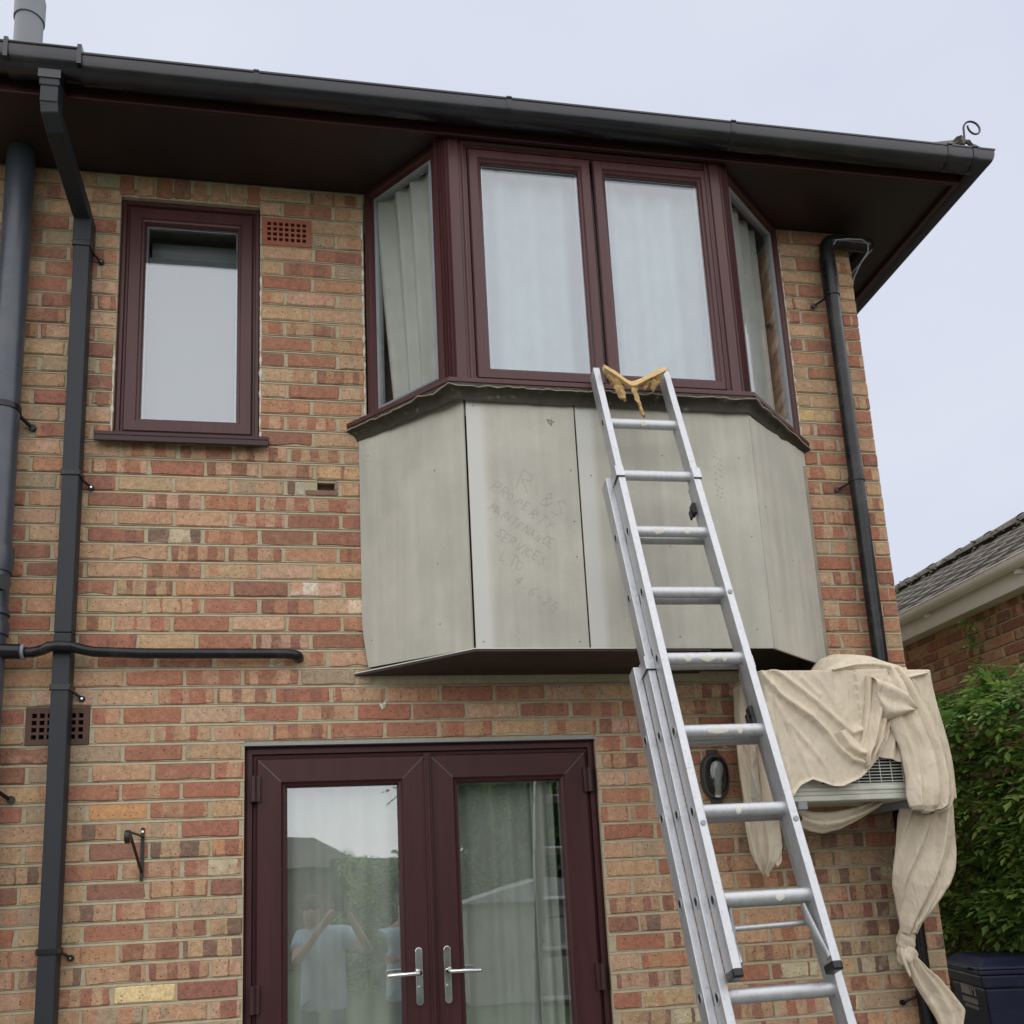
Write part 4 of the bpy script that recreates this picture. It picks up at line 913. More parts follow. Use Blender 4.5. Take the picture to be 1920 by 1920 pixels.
def front_h(x, z):
    h = .006+.004*wr(x, z, 2, 7)+.0015*wr(x, z, 5, 30)
    za, zb = zline(RA, x), zline(RB, x)
    if za is not None: h += .012*sm(.012, -.012, z-za)
    elif x > 2.2: h += .012
    if zb is not None: h += .012*sm(.010, -.010, z-zb)
    elif x < 1.83: h += .012
    h += .020*math.exp(-(dist_poly(x, z, RA)/.013)**2)+.026*math.exp(-(dist_poly(x, z, RB)/.015)**2)
    zc = zline([(a, b-.03) for a, b in RB], x)
    for r_ in RAYS: h += (.008 if r_[0][0] < 2 else .004)*math.exp(-(dist_poly(x, z, r_)/.011)**2)
    h += .010*math.exp(-(dist_poly(x, z, HEM)/.007)**2)
    return h
NS, NT = 110, 90; rows = []
for i in range(NT+1):
    t = i/NT; row = []
    for j in range(NS+1):
        s_ = j/NS; T = Vector((lerp(1.818, 2.36, s_), 2.372)); Bm = poly_at(HEM, s_); x, z = T.lerp(Bm, t)
        y = -.400-front_h(x, z)-.03*t*sm(.1, 0, abs(z-1.87)) if False else -.400-front_h(x, z)
        row.append((x, y, z+.0))
    x0_, y0_, z0_ = row[0]; rows.append([(x0_-.004, -.30, z0_), (x0_-.005, -.37, z0_), (x0_-.004, y0_+.010, z0_)]+row)
top2 = [(x+.002, -.06, 2.372+.004*wr(x, 0, 8)) for x, y, z in rows[0]]; top1 = [(x+.001, -.385, 2.376) for x, y, z in rows[0]]
rows = [top2, top1]+rows
patch(rows)
# left side of the sheet, hanging down past the unit
LV = [(2.374, (1.834, -.09), (1.820, -.400)), (2.25, (1.826, -.09), (1.817, -.398)), (2.10, (1.818, -.10), (1.816, -.37)), (2.00, (1.819, -.10), (1.848, -.30)), (1.90, (1.824, -.10), (1.872, -.27)), (1.78, (1.822, -.10), (1.902, -.25)), (1.68, (1.831, -.10), (1.918, -.22)), (1.63, (1.848, -.10), (1.905, -.20)), (1.575, (1.872, -.12), (1.880, -.14))]
rows = []
for k_ in range(len(LV)-1):
    for q in range(8):
        t = q/8; z = lerp(LV[k_][0], LV[k_+1][0], t); a = Vector(LV[k_][1]).lerp(Vector(LV[k_+1][1]), t); b = Vector(LV[k_][2]).lerp(Vector(LV[k_+1][2]), t); row = []
        for j in range(31):
            s_ = j/30; p_ = a.lerp(b, s_); f_ = (.017*math.sin(s_*11+.9*math.sin(z*7))+.012*wr(s_*.5, z, 4, 8)+.006*math.sin(s_*26+z*9))*sm(2.38, 2.1, z)*(1-abs(2*s_-1)**4)
            row.append((p_.x-f_, p_.y-f_*.6, z))
        rows.append(row)
rows.append([(1.868+.016*j/30, -.12-.03*j/30, 1.578+.012*math.sin(j*.7)+.006*math.sin(j*1.9)) for j in range(31)]); patch(rows)
patch([[(1.905+.022*u-.008*v, -.19-.01*u, 1.70-.085*v-.012*math.sin(u*3+v)) for u in (0, .25, .5, .75, 1)] for v in (0, .2, .4, .6, .8, 1)])
rows = []
for i in range(31):
    t = i/30; row = []
    for j in range(25):
        s_ = j/24; x = lerp(lerp(2.335, 2.405, sm(.25, .6, t)), lerp(2.572, 2.632, sm(0, .8, t)), s_); z = lerp(2.374, 1.84, t); y = -.3972+.033*s_*t-.0008*(1+wr(x, z, 12, 8))-.012*math.exp(-(dist_poly(x, z, [(2.40, 2.37), (2.50, 2.2), (2.56, 2.0)])/.014)**2)*sm(2.4, 2.25, z)
        row.append((x, y, z))
    xe = row[-1][0]; row.append((xe+.007, -.375+.03*t, row[-1][2])); row.append((xe+.008, -.06, row[-2][2])); rows.append(row)
rows = [[(x, -.06, 2.375+.004*wr(x, 0, 4)) for x, y, z in rows[0]], [(x, -.385, 2.378) for x, y, z in rows[0]]]+rows
patch(rows)
# gathered bundle on the front
def between(Lp, Rp, y0, bulge, nf, amp, seed, yfun=None, n=36, mcol=28, tilt=0, round_=.5):
    rows = []
    for i in range(n+1):
        t = i/n; a, b = poly_at(Lp, t), poly_at(Rp, t); row = []
        for j in range(mcol+1):
            s_ = j/mcol; p_ = a.lerp(b, s_); yb = y0 if yfun is None else yfun(t, s_)
            prof = max(0, 1-abs(2*s_-1)**2.2)**round_
            y = yb-bulge*prof-amp*math.sin(s_*nf*2*math.pi+seed+tilt*t)*prof+.005*wr(p_.x, p_.y, seed)+.0025*wr(p_.x, p_.y, seed+3, 22)
            row.append((p_.x, y, p_.y))
        rows.append(row)
    patch(rows)
between([(2.262, 2.345), (2.238, 2.219), (2.207, 2.101), (2.178, 2.022), (2.196, 1.972)], [(2.345, 2.33), (2.325, 2.175), (2.285, 2.068), (2.215, 1.974), (2.204, 1.970)], -.418, .040, 2.1, .016, 1.2, tilt=1.1)
between([(2.06, 2.10), (2.10, 2.03), (2.15, 1.995), (2.20, 1.985), (2.245, 2.03), (2.275, 2.10)], [(2.14, 2.125), (2.17, 2.085), (2.20, 2.06), (2.225, 2.06), (2.245, 2.09), (2.262, 2.14)], -.424, .028, 1.6, .010, 2.7)
between([(2.262, 2.335), (2.34, 2.312), (2.405, 2.272), (2.418, 2.235), (2.432, 2.196)], [(2.275, 2.20), (2.30, 2.16), (2.325, 2.158), (2.365, 2.166), (2.430, 2.190)], -.430, .055, 1.3, .014, .4)
between([(2.31, 2.20), (2.315, 2.12), (2.27, 2.055), (2.25, 2.02)], [(2.36, 2.18), (2.385, 2.10), (2.385, 2.02), (2.385, 1.985)], -.405, .014, 2.3, .008, 3.3, tilt=3)
# right-hand drape: upper pouch, then the narrowing fall to the knot and the tail
def drape(LVS, nf, amp, seed, tilt, sub=7, mcol=46):
    rows = []
    for k_ in range(len(LVS)-1):
        for q in range(sub+(1 if k_ == len(LVS)-2 else 0)):
            t = q/sub; A_, B_ = LVS[k_], LVS[k_+1]; z = lerp(A_[0], B_[0], t); v = [lerp(a, b, t) for a, b in zip(A_[1:], B_[1:])]
            xl_, yl_, xr_, yr_, bu, yb = v; row = []
            for j in range(mcol+1):
                s_ = j/mcol
                if s_ < .8:                       # front sweep, left edge to right edge
                    u = s_/.8; x = lerp(xl_, xr_, u); prof = math.sin(math.pi*min(1, max(0, u)))**.6; y = lerp(yl_, yr_, u)-bu*prof
                    f_ = amp*(math.sin(u*nf*2*math.pi+seed+tilt*z)+.5*math.sin(u*nf*3.7*math.pi+seed*2+tilt*1.3*z+2*noise.noise(Vector((u*3, z*4, seed)))))*prof; zz = z
                    y -= f_; x += f_*.25
                else:                             # round the right edge and back to the wall
                    u = (s_-.8)/.2; x = xr_+.012*math.sin(math.pi*u)-.02*u; y = lerp(yr_, yb, u); zz = z
                y += .004*wr(x, z, seed, 11)+.002*wr(x, z, seed+2, 26)
                row.append((x, y, zz+.006*math.sin(s_*11+seed)*(1 if k_ == len(LVS)-2 else 0)))
            rows.append(row)
    patch(rows)
drape([(2.386, 2.345, -.385, 2.470, -.375, .020, -.37), (2.32, 2.345, -.405, 2.505, -.385, .030, -.37), (2.24, 2.338, -.415, 2.55, -.375, .042, -.36), (2.15, 2.334, -.425, 2.60, -.36, .052, -.33), (2.03, 2.364, -.430, 2.634, -.35, .060, -.08), (1.92, 2.368, -.433, 2.634, -.35, .064, -.10), (1.85, 2.360, -.435, 2.624, -.35, .066, -.10), (1.81, 2.366, -.435, 2.60, -.36, .056, -.14), (1.793, 2.385, -.430, 2.55, -.385, .034, -.22), (1.786, 2.41, -.42, 2.50, -.40, .012, -.30)], 3.4, .013, 1.1, 2.2)
drape([(1.90, 2.462, -.26, 2.640, -.32, .03, -.10), (1.852, 2.456, -.25, 2.650, -.31, .035, -.10), (1.776, 2.432, -.24, 2.656, -.295, .042, -.10), (1.70, 2.422, -.23, 2.662, -.28, .046, -.09), (1.635, 2.412, -.22, 2.665, -.262, .048, -.08), (1.556, 2.394, -.21, 2.655, -.247, .05, -.07), (1.502, 2.394, -.20, 2.640, -.235, .05, -.06), (1.441, 2.411, -.18, 2.600, -.21, .05, -.06), (1.39, 2.422, -.168, 2.56, -.19, .045, -.06), (1.343, 2.431, -.16, 2.512, -.165, .04, -.08), (1.31, 2.436, -.15, 2.500, -.15, .03, -.10)], 2.6, .017, 2.0, -22.0)
def lump(c, r, sc, seed):
    mb = MB(); rows = []
    for i in range(13):
        row = []
        for j in range(20):
            a, b = math.pi*i/12, 2*math.pi*j/20; d = Vector((math.sin(a)*math.cos(b)*sc[0], math.sin(a)*math.sin(b)*sc[1], math.cos(a)*sc[2]))
            k_ = 1+.16*math.sin(3*b+2.2*math.cos(a)*2+seed)*math.sin(a)+.08*noise.noise(d*3+Vector((seed, 0, 0))); row.append(Vector(c)+d*r*k_)
        rows.append(row)
    parts_.grid([[*r_, r_[0]] for r_ in rows])
lump((2.470, -.13, 1.285), .042, (.9, .9, 1.15), 1); lump((2.466, -.125, 1.222), .043, (.95, .95, 1.05), 3)
TL = [(2.452, 1.205), (2.470, 1.140), (2.483, 1.10), (2.513, 1.044), (2.559, .955), (2.578, .90)]
TR = [(2.494, 1.215), (2.540, 1.165), (2.590, 1.125), (2.640, 1.062), (2.688, .992), (2.655, .905)]
between(TL, TR, -.13, .035, 2.2, .016, .6, tilt=1.5)
# thin tie hanging at the left of the knot
parts_.tube([(2.432, -.15, 1.26), (2.428, -.15, 1.215), (2.446, -.15, 1.17), (2.456, -.15, 1.13)], [.008, .007, .008, .004], 8)
# crumple along the top and swag under the unit
between([(2.120, 2.385), (2.198, 2.471), (2.263, 2.496), (2.349, 2.487), (2.408, 2.466), (2.48, 2.448), (2.555, 2.392)], [(2.10, 2.372), (2.19, 2.374), (2.26, 2.376), (2.34, 2.372), (2.40, 2.345), (2.46, 2.33), (2.545, 2.352)], -.30, .075, 1.2, .020, 3.6, tilt=3, yfun=lambda t, s_: -.17-.215*s_)
between([(2.125, 2.375), (2.23, 2.402), (2.32, 2.408), (2.375, 2.40)], [(2.125, 2.365), (2.23, 2.375), (2.32, 2.37), (2.385, 2.35)], -.385, .03, 1, .006, .3)
between([(1.975, 1.835), (2.044, 1.816), (2.138, 1.813), (2.229, 1.826), (2.33, 1.855)], [(1.985, 1.760), (2.034, 1.737), (2.086, 1.727), (2.164, 1.743), (2.252, 1.778), (2.345, 1.825)], -.25, .035, 1.5, .012, 2.2)
ds = ob('dust_sheet', parts_, M['sheet'], loc=(2.2, -.4, 1.6), sub=1)
so = ds.modifiers.new('thick', 'SOLIDIFY'); so.thickness = .002; so.offset = 0
ds['label'] = 'cream cotton dust sheet draped over the wall unit and knotted below'; ds['category'] = 'dust sheet'

# ------------------------------------------------------------------ wall lamp, basket bracket, fleck
WL = thing('bulkhead_lamp', 'dark oval bulkhead lamp with a white bulb on the brick wall', 'wall lamp', (1.742, 0, 2.0))
def oval(rx, rz, y0, y1, cz=2.0, cx=1.742, n=32, k_=1.0):
    mb = MB(); pts = [(cx+rx*math.copysign(abs(math.cos(2*math.pi*i/n))**.8, math.cos(2*math.pi*i/n)), cz+rz*math.copysign(abs(math.sin(2*math.pi*i/n))**.9, math.sin(2*math.pi*i/n))) for i in range(n)]
    mb.grid([[(x, y0, z) for x, z in pts], [(x, lerp(y0, y1, .8), z) for x, z in pts], [(cx+(x-cx)*.93, y1, cz+(z-cz)*.95) for x, z in pts]], True)
    return mb, pts
mb, pts = oval(.062, .098, -.001, -.034); mb.f.append(tuple(range(32))); mb.add([(1.742+(x-1.742)*.80, -.0345, 2+(z-2)*.86) for x, z in pts]+[(1.742+(x-1.742)*.93, -.034, 2+(z-2)*.95) for x, z in pts]+[(1.742+(x-1.742)*.78, -.010, 2+(z-2)*.84) for x, z in pts], [(32+i, 32+(i+1)%32, (i+1)%32, i) for i in range(32)]+[(i, (i+1)%32, 64+(i+1)%32, 64+i) for i in range(32)]+[tuple(range(64, 96))])
mb.box(1.720, 1.764, -.022, -.001, 2.094, 2.116); mb.box(1.720, 1.764, -.022, -.001, 1.884, 1.904)
ob('lamp_base', mb, mat('lamp_body', (.045, .045, .047), .4), WL, fix=True)
mb = MB(); n = 8; rows = []
for i in range(n+1):
    a = math.pi/2*i/n; rows.append([(1.742+(x-1.742)*.80*math.cos(a)**.5, -.034-.045*math.sin(a), 2+(z-2)*.86*math.cos(a)**.5) for x, z in pts])
mb.grid(rows, True); ob('lamp_glass', mb, M['clear'], WL)
mb = MB(); P = [(1.742, -.04, 2.052-.0)]
mb.tube([(1.742,-.045,2.062),(1.742,-.045,2.058),(1.742,-.045,2.048),(1.742,-.045,2.030),(1.742,-.045,2.010),(1.742,-.045,1.985),(1.742,-.045,1.970)], [.006,.016,.024,.0275,.025,.017,.015], 16); ob('bulb', mb, M['bulb'], WL)
mb = MB(); mb.tube([(1.742,-.045,1.972),(1.742,-.045,1.964),(1.742,-.042,1.95),(1.742,-.04,1.93),(1.742,-.03,1.915)], [.018,.018,.014,.014,.016], 14); ob('bulb_holder', mb, M['casing'], WL)

HB = thing('basket_bracket', 'black iron hanging basket bracket on the wall left of the french doors', 'bracket', (-.585, 0, 1.667))
mb = MB(); mb.box(-.5915, -.5785, -.006, -.002, 1.667, 1.868); ob('back_plate', mb, M['iron'], HB, bevel=.001)
mb = MB(); mb.tube([(-.585, -.0062, 1.853), (-.585, -.0085, 1.853)], .0045, 8); ob('screw', mb, M['chrome'], HB)
mb = MB(); mb.box(-.590, -.580, -.262, -.0062, 1.832, 1.838); ob('arm', mb, M['iron'], HB)
mb = MB(); mb.sq([(-.585, -.235, 1.831), (-.585, -.0065, 1.70)], .010, .005); ob('brace', mb, M['iron'], HB)
mb = MB(); mb.tube([(-.593, -.268, 1.816), (-.577, -.268, 1.816)], .024, 20); mb.tube([(-.5945, -.268, 1.816), (-.5755, -.268, 1.816)], .015, 16); ob('end_roller', mb, M['iron'], HB)
mb = MB(); mb.add([(.320,-.0045,2.345),(.334,-.006,2.338),(.345,-.0045,2.35),(.352,-.006,2.342),(.344,-.005,2.322),(.333,-.0045,2.314),(.325,-.006,2.330),(.336,-.016,2.333)], [(0,1,7),(1,2,7),(2,3,7),(3,4,7),(4,5,7),(5,6,7),(6,0,7)])
o = ob('mortar_fleck', mb, M['chip'], H)

# ------------------------------------------------------------------ neighbouring house
NB = thing('neighbour_house', 'neighbouring brick house with grey tiled roof and white gutter', 'house', (4.6, 3, 0))
NX = 4.40
mb = MB(); mb.box(NX+.006, NX+.25, -2.5, 9, -.05, 3.27); mb.box(NX+.2502, 8.2, 8.75, 9, -.05, 3.27); nw = ob('wall', mb, M['mortar'], NB)
nbk = []
for B in range(0, 42):
    z0 = 3.19-.075*B; y = -2.4+(.1125 if B % 2 else 0)
    while y < 5.2:
        A_ = jit(rnd.choice([DRED, ORG, PURP, PINK, RED]), .10); B_ = jit(rnd.choice([DRED, ORG, PINK, BUFF]), .1)
        if y > -2.5: nbk.append(dict(geo=brick_geo(y+.005, y+.22, z0, z0+.065, rnd.uniform(-.003, .001), .05, lambda u, d, v: (NX+d, u, v)), a=A_, b=B_, f=rnd.choice([10, 14, 18]), t=rnd.choice([.45, .6, .85, .95]), y=y+.11, z=z0))
        y += .225
emit_bricks(nbk, nw, 150, lambda b: -abs(b['y']-1.9)-.6*abs(b['z']-2.9))
mb = MB(); mb.box(4.285, 4.305, -2.5, 9, 3.235, 3.40); ob('fascia', mb, M['white'], NB, bevel=.004)
mb = MB(); mb.box(4.3052, NX+.006, -2.5, 9, 3.236, 3.25); ob('soffit', mb, M['white'], NB)
mb = MB(); rows = []
for i in range(13): a = math.pi*i/12; rows.append([(4.232-.052*math.cos(a), y, 3.395-.060*math.sin(a)**.8) for y in (-2.5, 9)])
mb.grid(rows); rows = [[(lerp(x, 4.232, .06), y, z+.003) for x, y, z in r_] for r_ in rows][::-1]; mb.grid(rows); mb.tube([(4.180, -2.5, 3.396), (4.180, 9, 3.396)], .006, 8); ng = ob('gutter', mb, M['white'], NB)
for y in (1.02, 1.95, 2.9):
    mb = MB(); rows = [[(4.232-.056*math.cos(math.pi*i/12), yy, 3.397-.065*math.sin(math.pi*i/12)**.8) for yy in (y-.014, y+.014)] for i in range(13)]; mb.grid(rows); mb.box(4.24, 4.284, y-.012, y+.012, 3.31, 3.34); ob('gutter_bracket', mb, M['white'], ng)
mb = MB(); mb.add([(4.26,-2.5,3.40),(4.26,9,3.40),(6.22,9,4.535),(6.22,-2.5,4.535),(8.2,9,3.40),(8.2,-2.5,3.40),(4.26,-2.5,3.36),(4.26,9,3.36),(8.2,9,3.36),(8.2,-2.5,3.36)], [(0,3,2,1),(3,5,4,2),(0,1,7,6),(6,7,8,9),(4,5,9,8),(1,2,4,8,7),(0,6,9,5,3)])
nr = ob('roof', mb, M['tile'], NB)
mb = MB()
for i in range(9):                                  # overlapping tile courses
    t0, t1 = i/9, (i+1.12)/9; xa, za, xb, zb = lerp(4.235, 6.22, t0), lerp(3.395, 4.535, t0)+.035, lerp(4.235, 6.22, min(1, t1)), lerp(3.395, 4.535, min(1, t1))+.012
    y = -.5
    while y < 5.5:
        e = rnd.uniform(-.004, .004); yy = y+(.15 if i % 2 else 0)
        mb.add([(xa+e, yy, za-.02), (xa+e, yy+.292, za-.02), (xa+e, yy+.292, za+e), (xa+e, yy+.15, za+.014+e), (xa+e, yy, za+e), (xb, yy, zb), (xb, yy+.15, zb+.012), (xb, yy+.292, zb)], [(0,1,2,3,4), (4,3,6,5), (3,2,7,6)]); y += .30
o = ob('tile_courses', mb, M['tile'], nr, smooth=False); o['kind'] = 'stuff'
y = -.4
while y < 5.5:
    mb = MB(); rows = [[(6.22+.13*math.cos(math.pi*q/8), yy, 4.545+(.09+k_)*math.sin(math.pi*q/8)) for q in range(9)] for yy, k_ in ((y, .018), (y+.05, .012), (y+.45, .0))]; mb.grid(rows); ob('ridge_tile', mb, M['tile'], nr); y += .44
mb = MB()
for i in range(420):
    y = rnd.uniform(.3, 5); mb.ball((6.22-rnd.uniform(.02, .16), y, 4.535+rnd.uniform(-.05, .06)), rnd.uniform(.006, .015), 3, (1.3, 1.5, .8))
o = ob('roof_moss', mb, mat('moss', (.16, .15, .10), .95, nscale=60, namt=.5), nr); o['kind'] = 'stuff'

# ------------------------------------------------------------------ climbing shrub
SH = thing('climbing_shrub', 'dense green leafy shrub climbing the neighbouring house wall above the bin', 'shrub', (4.2, 1.4, 0))
def leaves(n, sampler, name, parent, size=.055, **tags):
    V = []; Fc = []; T = []
    for _ in range(n):
        c, nrm, dark = sampler()
        ax = (nrm+Vector((rnd.uniform(-.8, .8), rnd.uniform(-.8, .8), rnd.uniform(-1.1, .3)))).normalized(); sd_ = ax.cross(Vector((rnd.uniform(-.3, .3), rnd.uniform(-.3, .3), 1))).normalized(); upv = sd_.cross(ax); upv = upv if upv.z > 0 else -upv
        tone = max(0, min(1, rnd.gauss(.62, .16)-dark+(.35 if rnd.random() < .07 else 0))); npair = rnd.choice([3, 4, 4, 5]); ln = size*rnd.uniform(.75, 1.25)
        for q in range(npair*2+1):
            k_ = (q//2+.6)/npair; side_ = 0 if q == npair*2 else (1 if q % 2 else -1)
            b = c+ax*ln*2.1*k_-upv*ln*.7*k_*k_ if side_ else c+ax*ln*2.2-upv*ln*.8
            d = (ax*.75+sd_*side_*.8-upv*rnd.uniform(0, .5)).normalized() if side_ else (ax-upv*.5).normalized()
            wv = d.cross(upv).normalized(); l = ln*rnd.uniform(.75, 1.1); ww = l*.24; up_ = wv.cross(d)*l*.06
            o_ = len(V); V += [b, b+d*l*.45+wv*ww+up_, b+d*l, b+d*l*.45-wv*ww+up_]; Fc.append((o_, o_+1, o_+2, o_+3)); T += [max(0, min(1, tone+rnd.uniform(-.1, .1)))]*4
    off = wpos(parent) if parent else Vector((0,0,0)); me = bpy.data.meshes.new(name); me.from_pydata([tuple(v-off) for v in V], [], Fc)
    a = me.attributes.new('tone', 'FLOAT', 'POINT'); a.data.foreach_set('value', T); me.materials.append(M['leaf']); o = bpy.data.objects.new(name, me); COL.objects.link(o)
    if parent: o.parent = parent
    for k_, v_ in tags.items(): o[k_] = v_
    return o
def shrub_pt():
    while True:
        y, z = rnd.uniform(-.35, 2.75), rnd.uniform(1.02, 2.86)
        topz = 2.78+.14*noise.noise(Vector((y*1.7, 0, 1)))-.12*max(0, y-1.2)
        if z > topz: continue
        if z < 1.25 and rnd.random() < .4: continue
        th = .50+.16*noise.noise(Vector((y*2.2, z*2.2, 4)))+.10*noise.noise(Vector((y*5, z*5, 9)))
        th *= sm(topz+.02, topz-.35, z)*.6+.4; th *= .55+.45*sm(1.0, 1.5, z)
        dpt = th*(1-abs(rnd.gauss(0, .16)))
        if dpt < 0.02: continue
        c = Vector((NX-dpt, y, z)); return c, Vector((-1, -.35, .35)), .45*(1-dpt/th)-(.14 if dpt/th > .85 else 0)+.14*max(0, -noise.noise(Vector((y*3, z*3, 2))))  # outer leaves paler, deeper ones darker: light and shade put into tone
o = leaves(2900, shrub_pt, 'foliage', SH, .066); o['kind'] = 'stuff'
def vine_pt():
    z = rnd.uniform(2.7, 3.2); y = 1.55+.05*math.sin(z*9)+rnd.gauss(0, .05)
    return Vector((NX-.04-rnd.random()*.06, y, z)), Vector((-1, -.3, .4)), .1
o = leaves(45, vine_pt, 'vine_foliage', SH, .035); o['kind'] = 'stuff'
for i in range(9):
    y = rnd.uniform(.4, 2.2); P = [(NX-.05, y, .0)]
    for q in range(1, 8): P.append((NX-.05-.3*math.sin(q/7*2.4)*rnd.uniform(.5, 1), y+rnd.uniform(-.14, .14), q*.36))
    mb = MB(); mb.tube(P, [.022-.0025*q for q in range(8)], 6); ob('stem', mb, M['stem'], SH)
for i in range(6):
    y = rnd.uniform(.2, 1.9); z = rnd.uniform(1.5, 2.6); P = [Vector((NX-.45, y, z))]
    for q in range(7): P.append(P[-1]+Vector((-.02+.01*q, rnd.uniform(-.05, .02), rnd.uniform(-.06, .05)-.008*q)))
    mb = MB(); mb.tube(P, .0022, 5); ob('tendril', mb, M['stem'], SH)

# ------------------------------------------------------------------ wheelie bin
ang = R(-17); C0 = Vector((3.50, .87, 0)); t1 = Vector((math.sin(R(17)), math.cos(R(17)), 0)); t2 = Vector((math.cos(R(17)), -math.sin(R(17)), 0))
bn = lambda a, b, z: C0+t1*a+t2*b+Vector((0, 0, z))      # a along the labelled face, b along the other
BN = thing('wheelie_bin', 'dark navy wheelie bin with white council print beneath the shrub', 'bin', bn(.28, .35, 0))
mb = MB(bn)
def taper(mb, z0, z1, i0, i1, w=.56, d=.70):
    mb.add([(i0,i0,z0),(w-i0,i0,z0),(w-i0,d-i0,z0),(i0,d-i0,z0),(i1,i1,z1),(w-i1,i1,z1),(w-i1,d-i1,z1),(i1,d-i1,z1)], [(0,3,2,1),(4,5,6,7),(0,1,5,4),(1,2,6,5),(2,3,7,6),(3,0,4,7)])
taper(mb, .06, .93, .06, .018); taper(mb, .9301, 1.0, .004, .0); ob('body', mb, M['navy'], BN, bevel=.012, fix=True)
mb = MB(bn); taper(mb, 1.002, 1.026, -.012, -.012); taper(mb, 1.028, 1.046, -.018, -.014); taper(mb, 1.0462, 1.085, -.008, .05); mb.box(.12, .44, -.03, .0, 1.02, 1.04); ob('lid', mb, M['navy'], BN, bevel=.006, fix=True)
mb = MB(); mb.tube([bn(.03, .70, 1.0), bn(.03, .78, 1.02), bn(.53, .78, 1.02), bn(.53, .70, 1.0)], .014, 8); ob('handle', mb, M['navy'], BN)
for a in (.05, .51): mb = MB(); mb.tube([bn(a-.025, .63, .10), bn(a+.025, .63, .10)], .10, 20); ob('wheel', mb, M['black'], BN)
mb = MB(); sl = .042/.87
def pr(a0, a1, z0, z1):
    f_ = lambda a, z: bn(a, .018+(.93-z)*sl-.0012, z)
    mb.add([f_(a0, z0), f_(a1, z0), f_(a1, z1), f_(a0, z1)], [(0, 1, 2, 3)])
def pr2(b0, b1, z0, z1):                             # the labelled face looks along -x: its plane is b = const
    pr(b0, b1, z0, z1)
f1_ = lambda a, z: bn(a, .018+(.93-z)*sl-.0015, z)
for a0, a1, z0, z1 in [(p_, q_, r_+.175, s__+.175) for p_, q_, r_, s__ in [(.16,.30,.70,.765),(.16,.185,.765,.80),(.20,.24,.765,.785),(.255,.30,.765,.79),(.31,.33,.70,.80),(.34,.36,.73,.80),(.365,.39,.70,.745),(.33,.40,.805,.812)]+[(.16+.024*i, .179+.024*i, .655, .685) for i in range(10)]+[(.18+.018*i, .192+.018*i, .628, .645) for i in range(12)]]:
    a0, a1 = .56-a1, .56-a0
    mb.add([f1_(a0, z0), f1_(a1, z0), f1_(a1, z1), f1_(a0, z1)], [(0, 1, 2, 3)])
ob('printed_label', mb, M['print'], BN)

# ------------------------------------------------------------------ the garden behind the camera, mirrored in the glass
GH = thing('rear_house', 'low dark roofed house mirrored in the left french door', 'house', (-3, -22, 0))
mb = MB(); mb.box(-7, .45, -25, -20.3, 0, 2.45); ob('wall', mb, mat('rear_wall', (.26, .2, .16), .9), GH)
mb = MB(); mb.add([(-7.3,-20,2.42),(.8,-20,2.42),(.8,-25.3,2.42),(-7.3,-25.3,2.42),(-5,-22.6,3.30),(-.5,-22.6,3.30)], [(0,1,5,4),(1,2,5),(2,3,4,5),(3,0,4),(3,2,1,0)]); ob('roof', mb, M['tile'], GH)
def hedge_pt():
    x = rnd.uniform(.2, 7); y = -14+rnd.uniform(-.1, .5); z = rnd.uniform(.1, 2.45+.12*noise.noise(Vector((x*1.5, 0, 3)))); return Vector((x, y, z)), Vector((0, 1, .4)), -.4
HG = ob('garden_hedge', MB().box(.0, 7, -15, -14, 0, 2.35), M['leaf'], loc=(3.5, -14.5, 0)); HG['label'] = 'clipped green hedge mirrored low in both french doors'; HG['category'] = 'hedge'
leaves(1500, hedge_pt, 'foliage', None, .12, kind='stuff'); hf = bpy.data.objects['foliage.001'] if 'foliage.001' in bpy.data.objects else None
if hf: hf.data.transform(Matrix.Translation(-HG.location)); hf.parent = HG
TR_ = thing('garden_tree', 'tall dark tree mirrored at the top of the right french door', 'tree', (4.2, -13.2, 0))
mb = MB(); mb.tube([(4.2,-13.2,0),(4.25,-13.2,2.2),(4.2,-13.2,4.6)], [.16,.12,.04], 8); ob('trunk', mb, M['stem'], TR_)
def tree_pt():
    while True:
        v = Vector((rnd.uniform(-1, 1), rnd.uniform(-1, 1), rnd.uniform(-1, 1)))
        if .45 < v.length < 1: return Vector((4.1, -13.2, 3.9))+Vector((v.x*2.85, v.y*1.4, v.z*1.9)), v.normalized(), .12
o = leaves(3200, tree_pt, 'crown', TR_, .13); o['kind'] = 'stuff'
mb = MB(); mb.grid([[Vector((4.1, -13.2, 3.9))+Vector((math.sin(math.pi*i/14)*math.cos(math.pi*j/12)*2.75, math.sin(math.pi*i/14)*math.sin(math.pi*j/12)*1.1, math.cos(math.pi*i/14)*1.8))*(1+.16*noise.noise(Vector((i*.9, j*.8, 1)))) for j in range(24)] for i in range(15)], True); ob('inner_crown', mb, M['leaf'], TR_)
SHD = thing('garden_shed', 'pale garden shed mirrored in the right french door', 'shed', (3.6, -10.6, 0))
mb = MB(); mb.prism([(2.0,-11.4),(5.4,-11.4),(5.4,-10.1),(2.0,-10.1)], 0, 1.45); ob('wall', mb, mat('pale_boards', (.5, .48, .42), .8), SHD)
mb = MB(); mb.add([(1.85,-9.95,1.42),(3.2,-9.95,1.80),(5.5,-9.95,1.42),(1.85,-11.5,1.42),(3.2,-11.5,1.80),(5.5,-11.5,1.42)], [(0,1,4,3),(1,2,5,4),(0,2,1),(3,4,5),(0,3,5,2)]); ob('roof', mb, mat('pale_felt', (.45, .45, .44), .8), SHD)

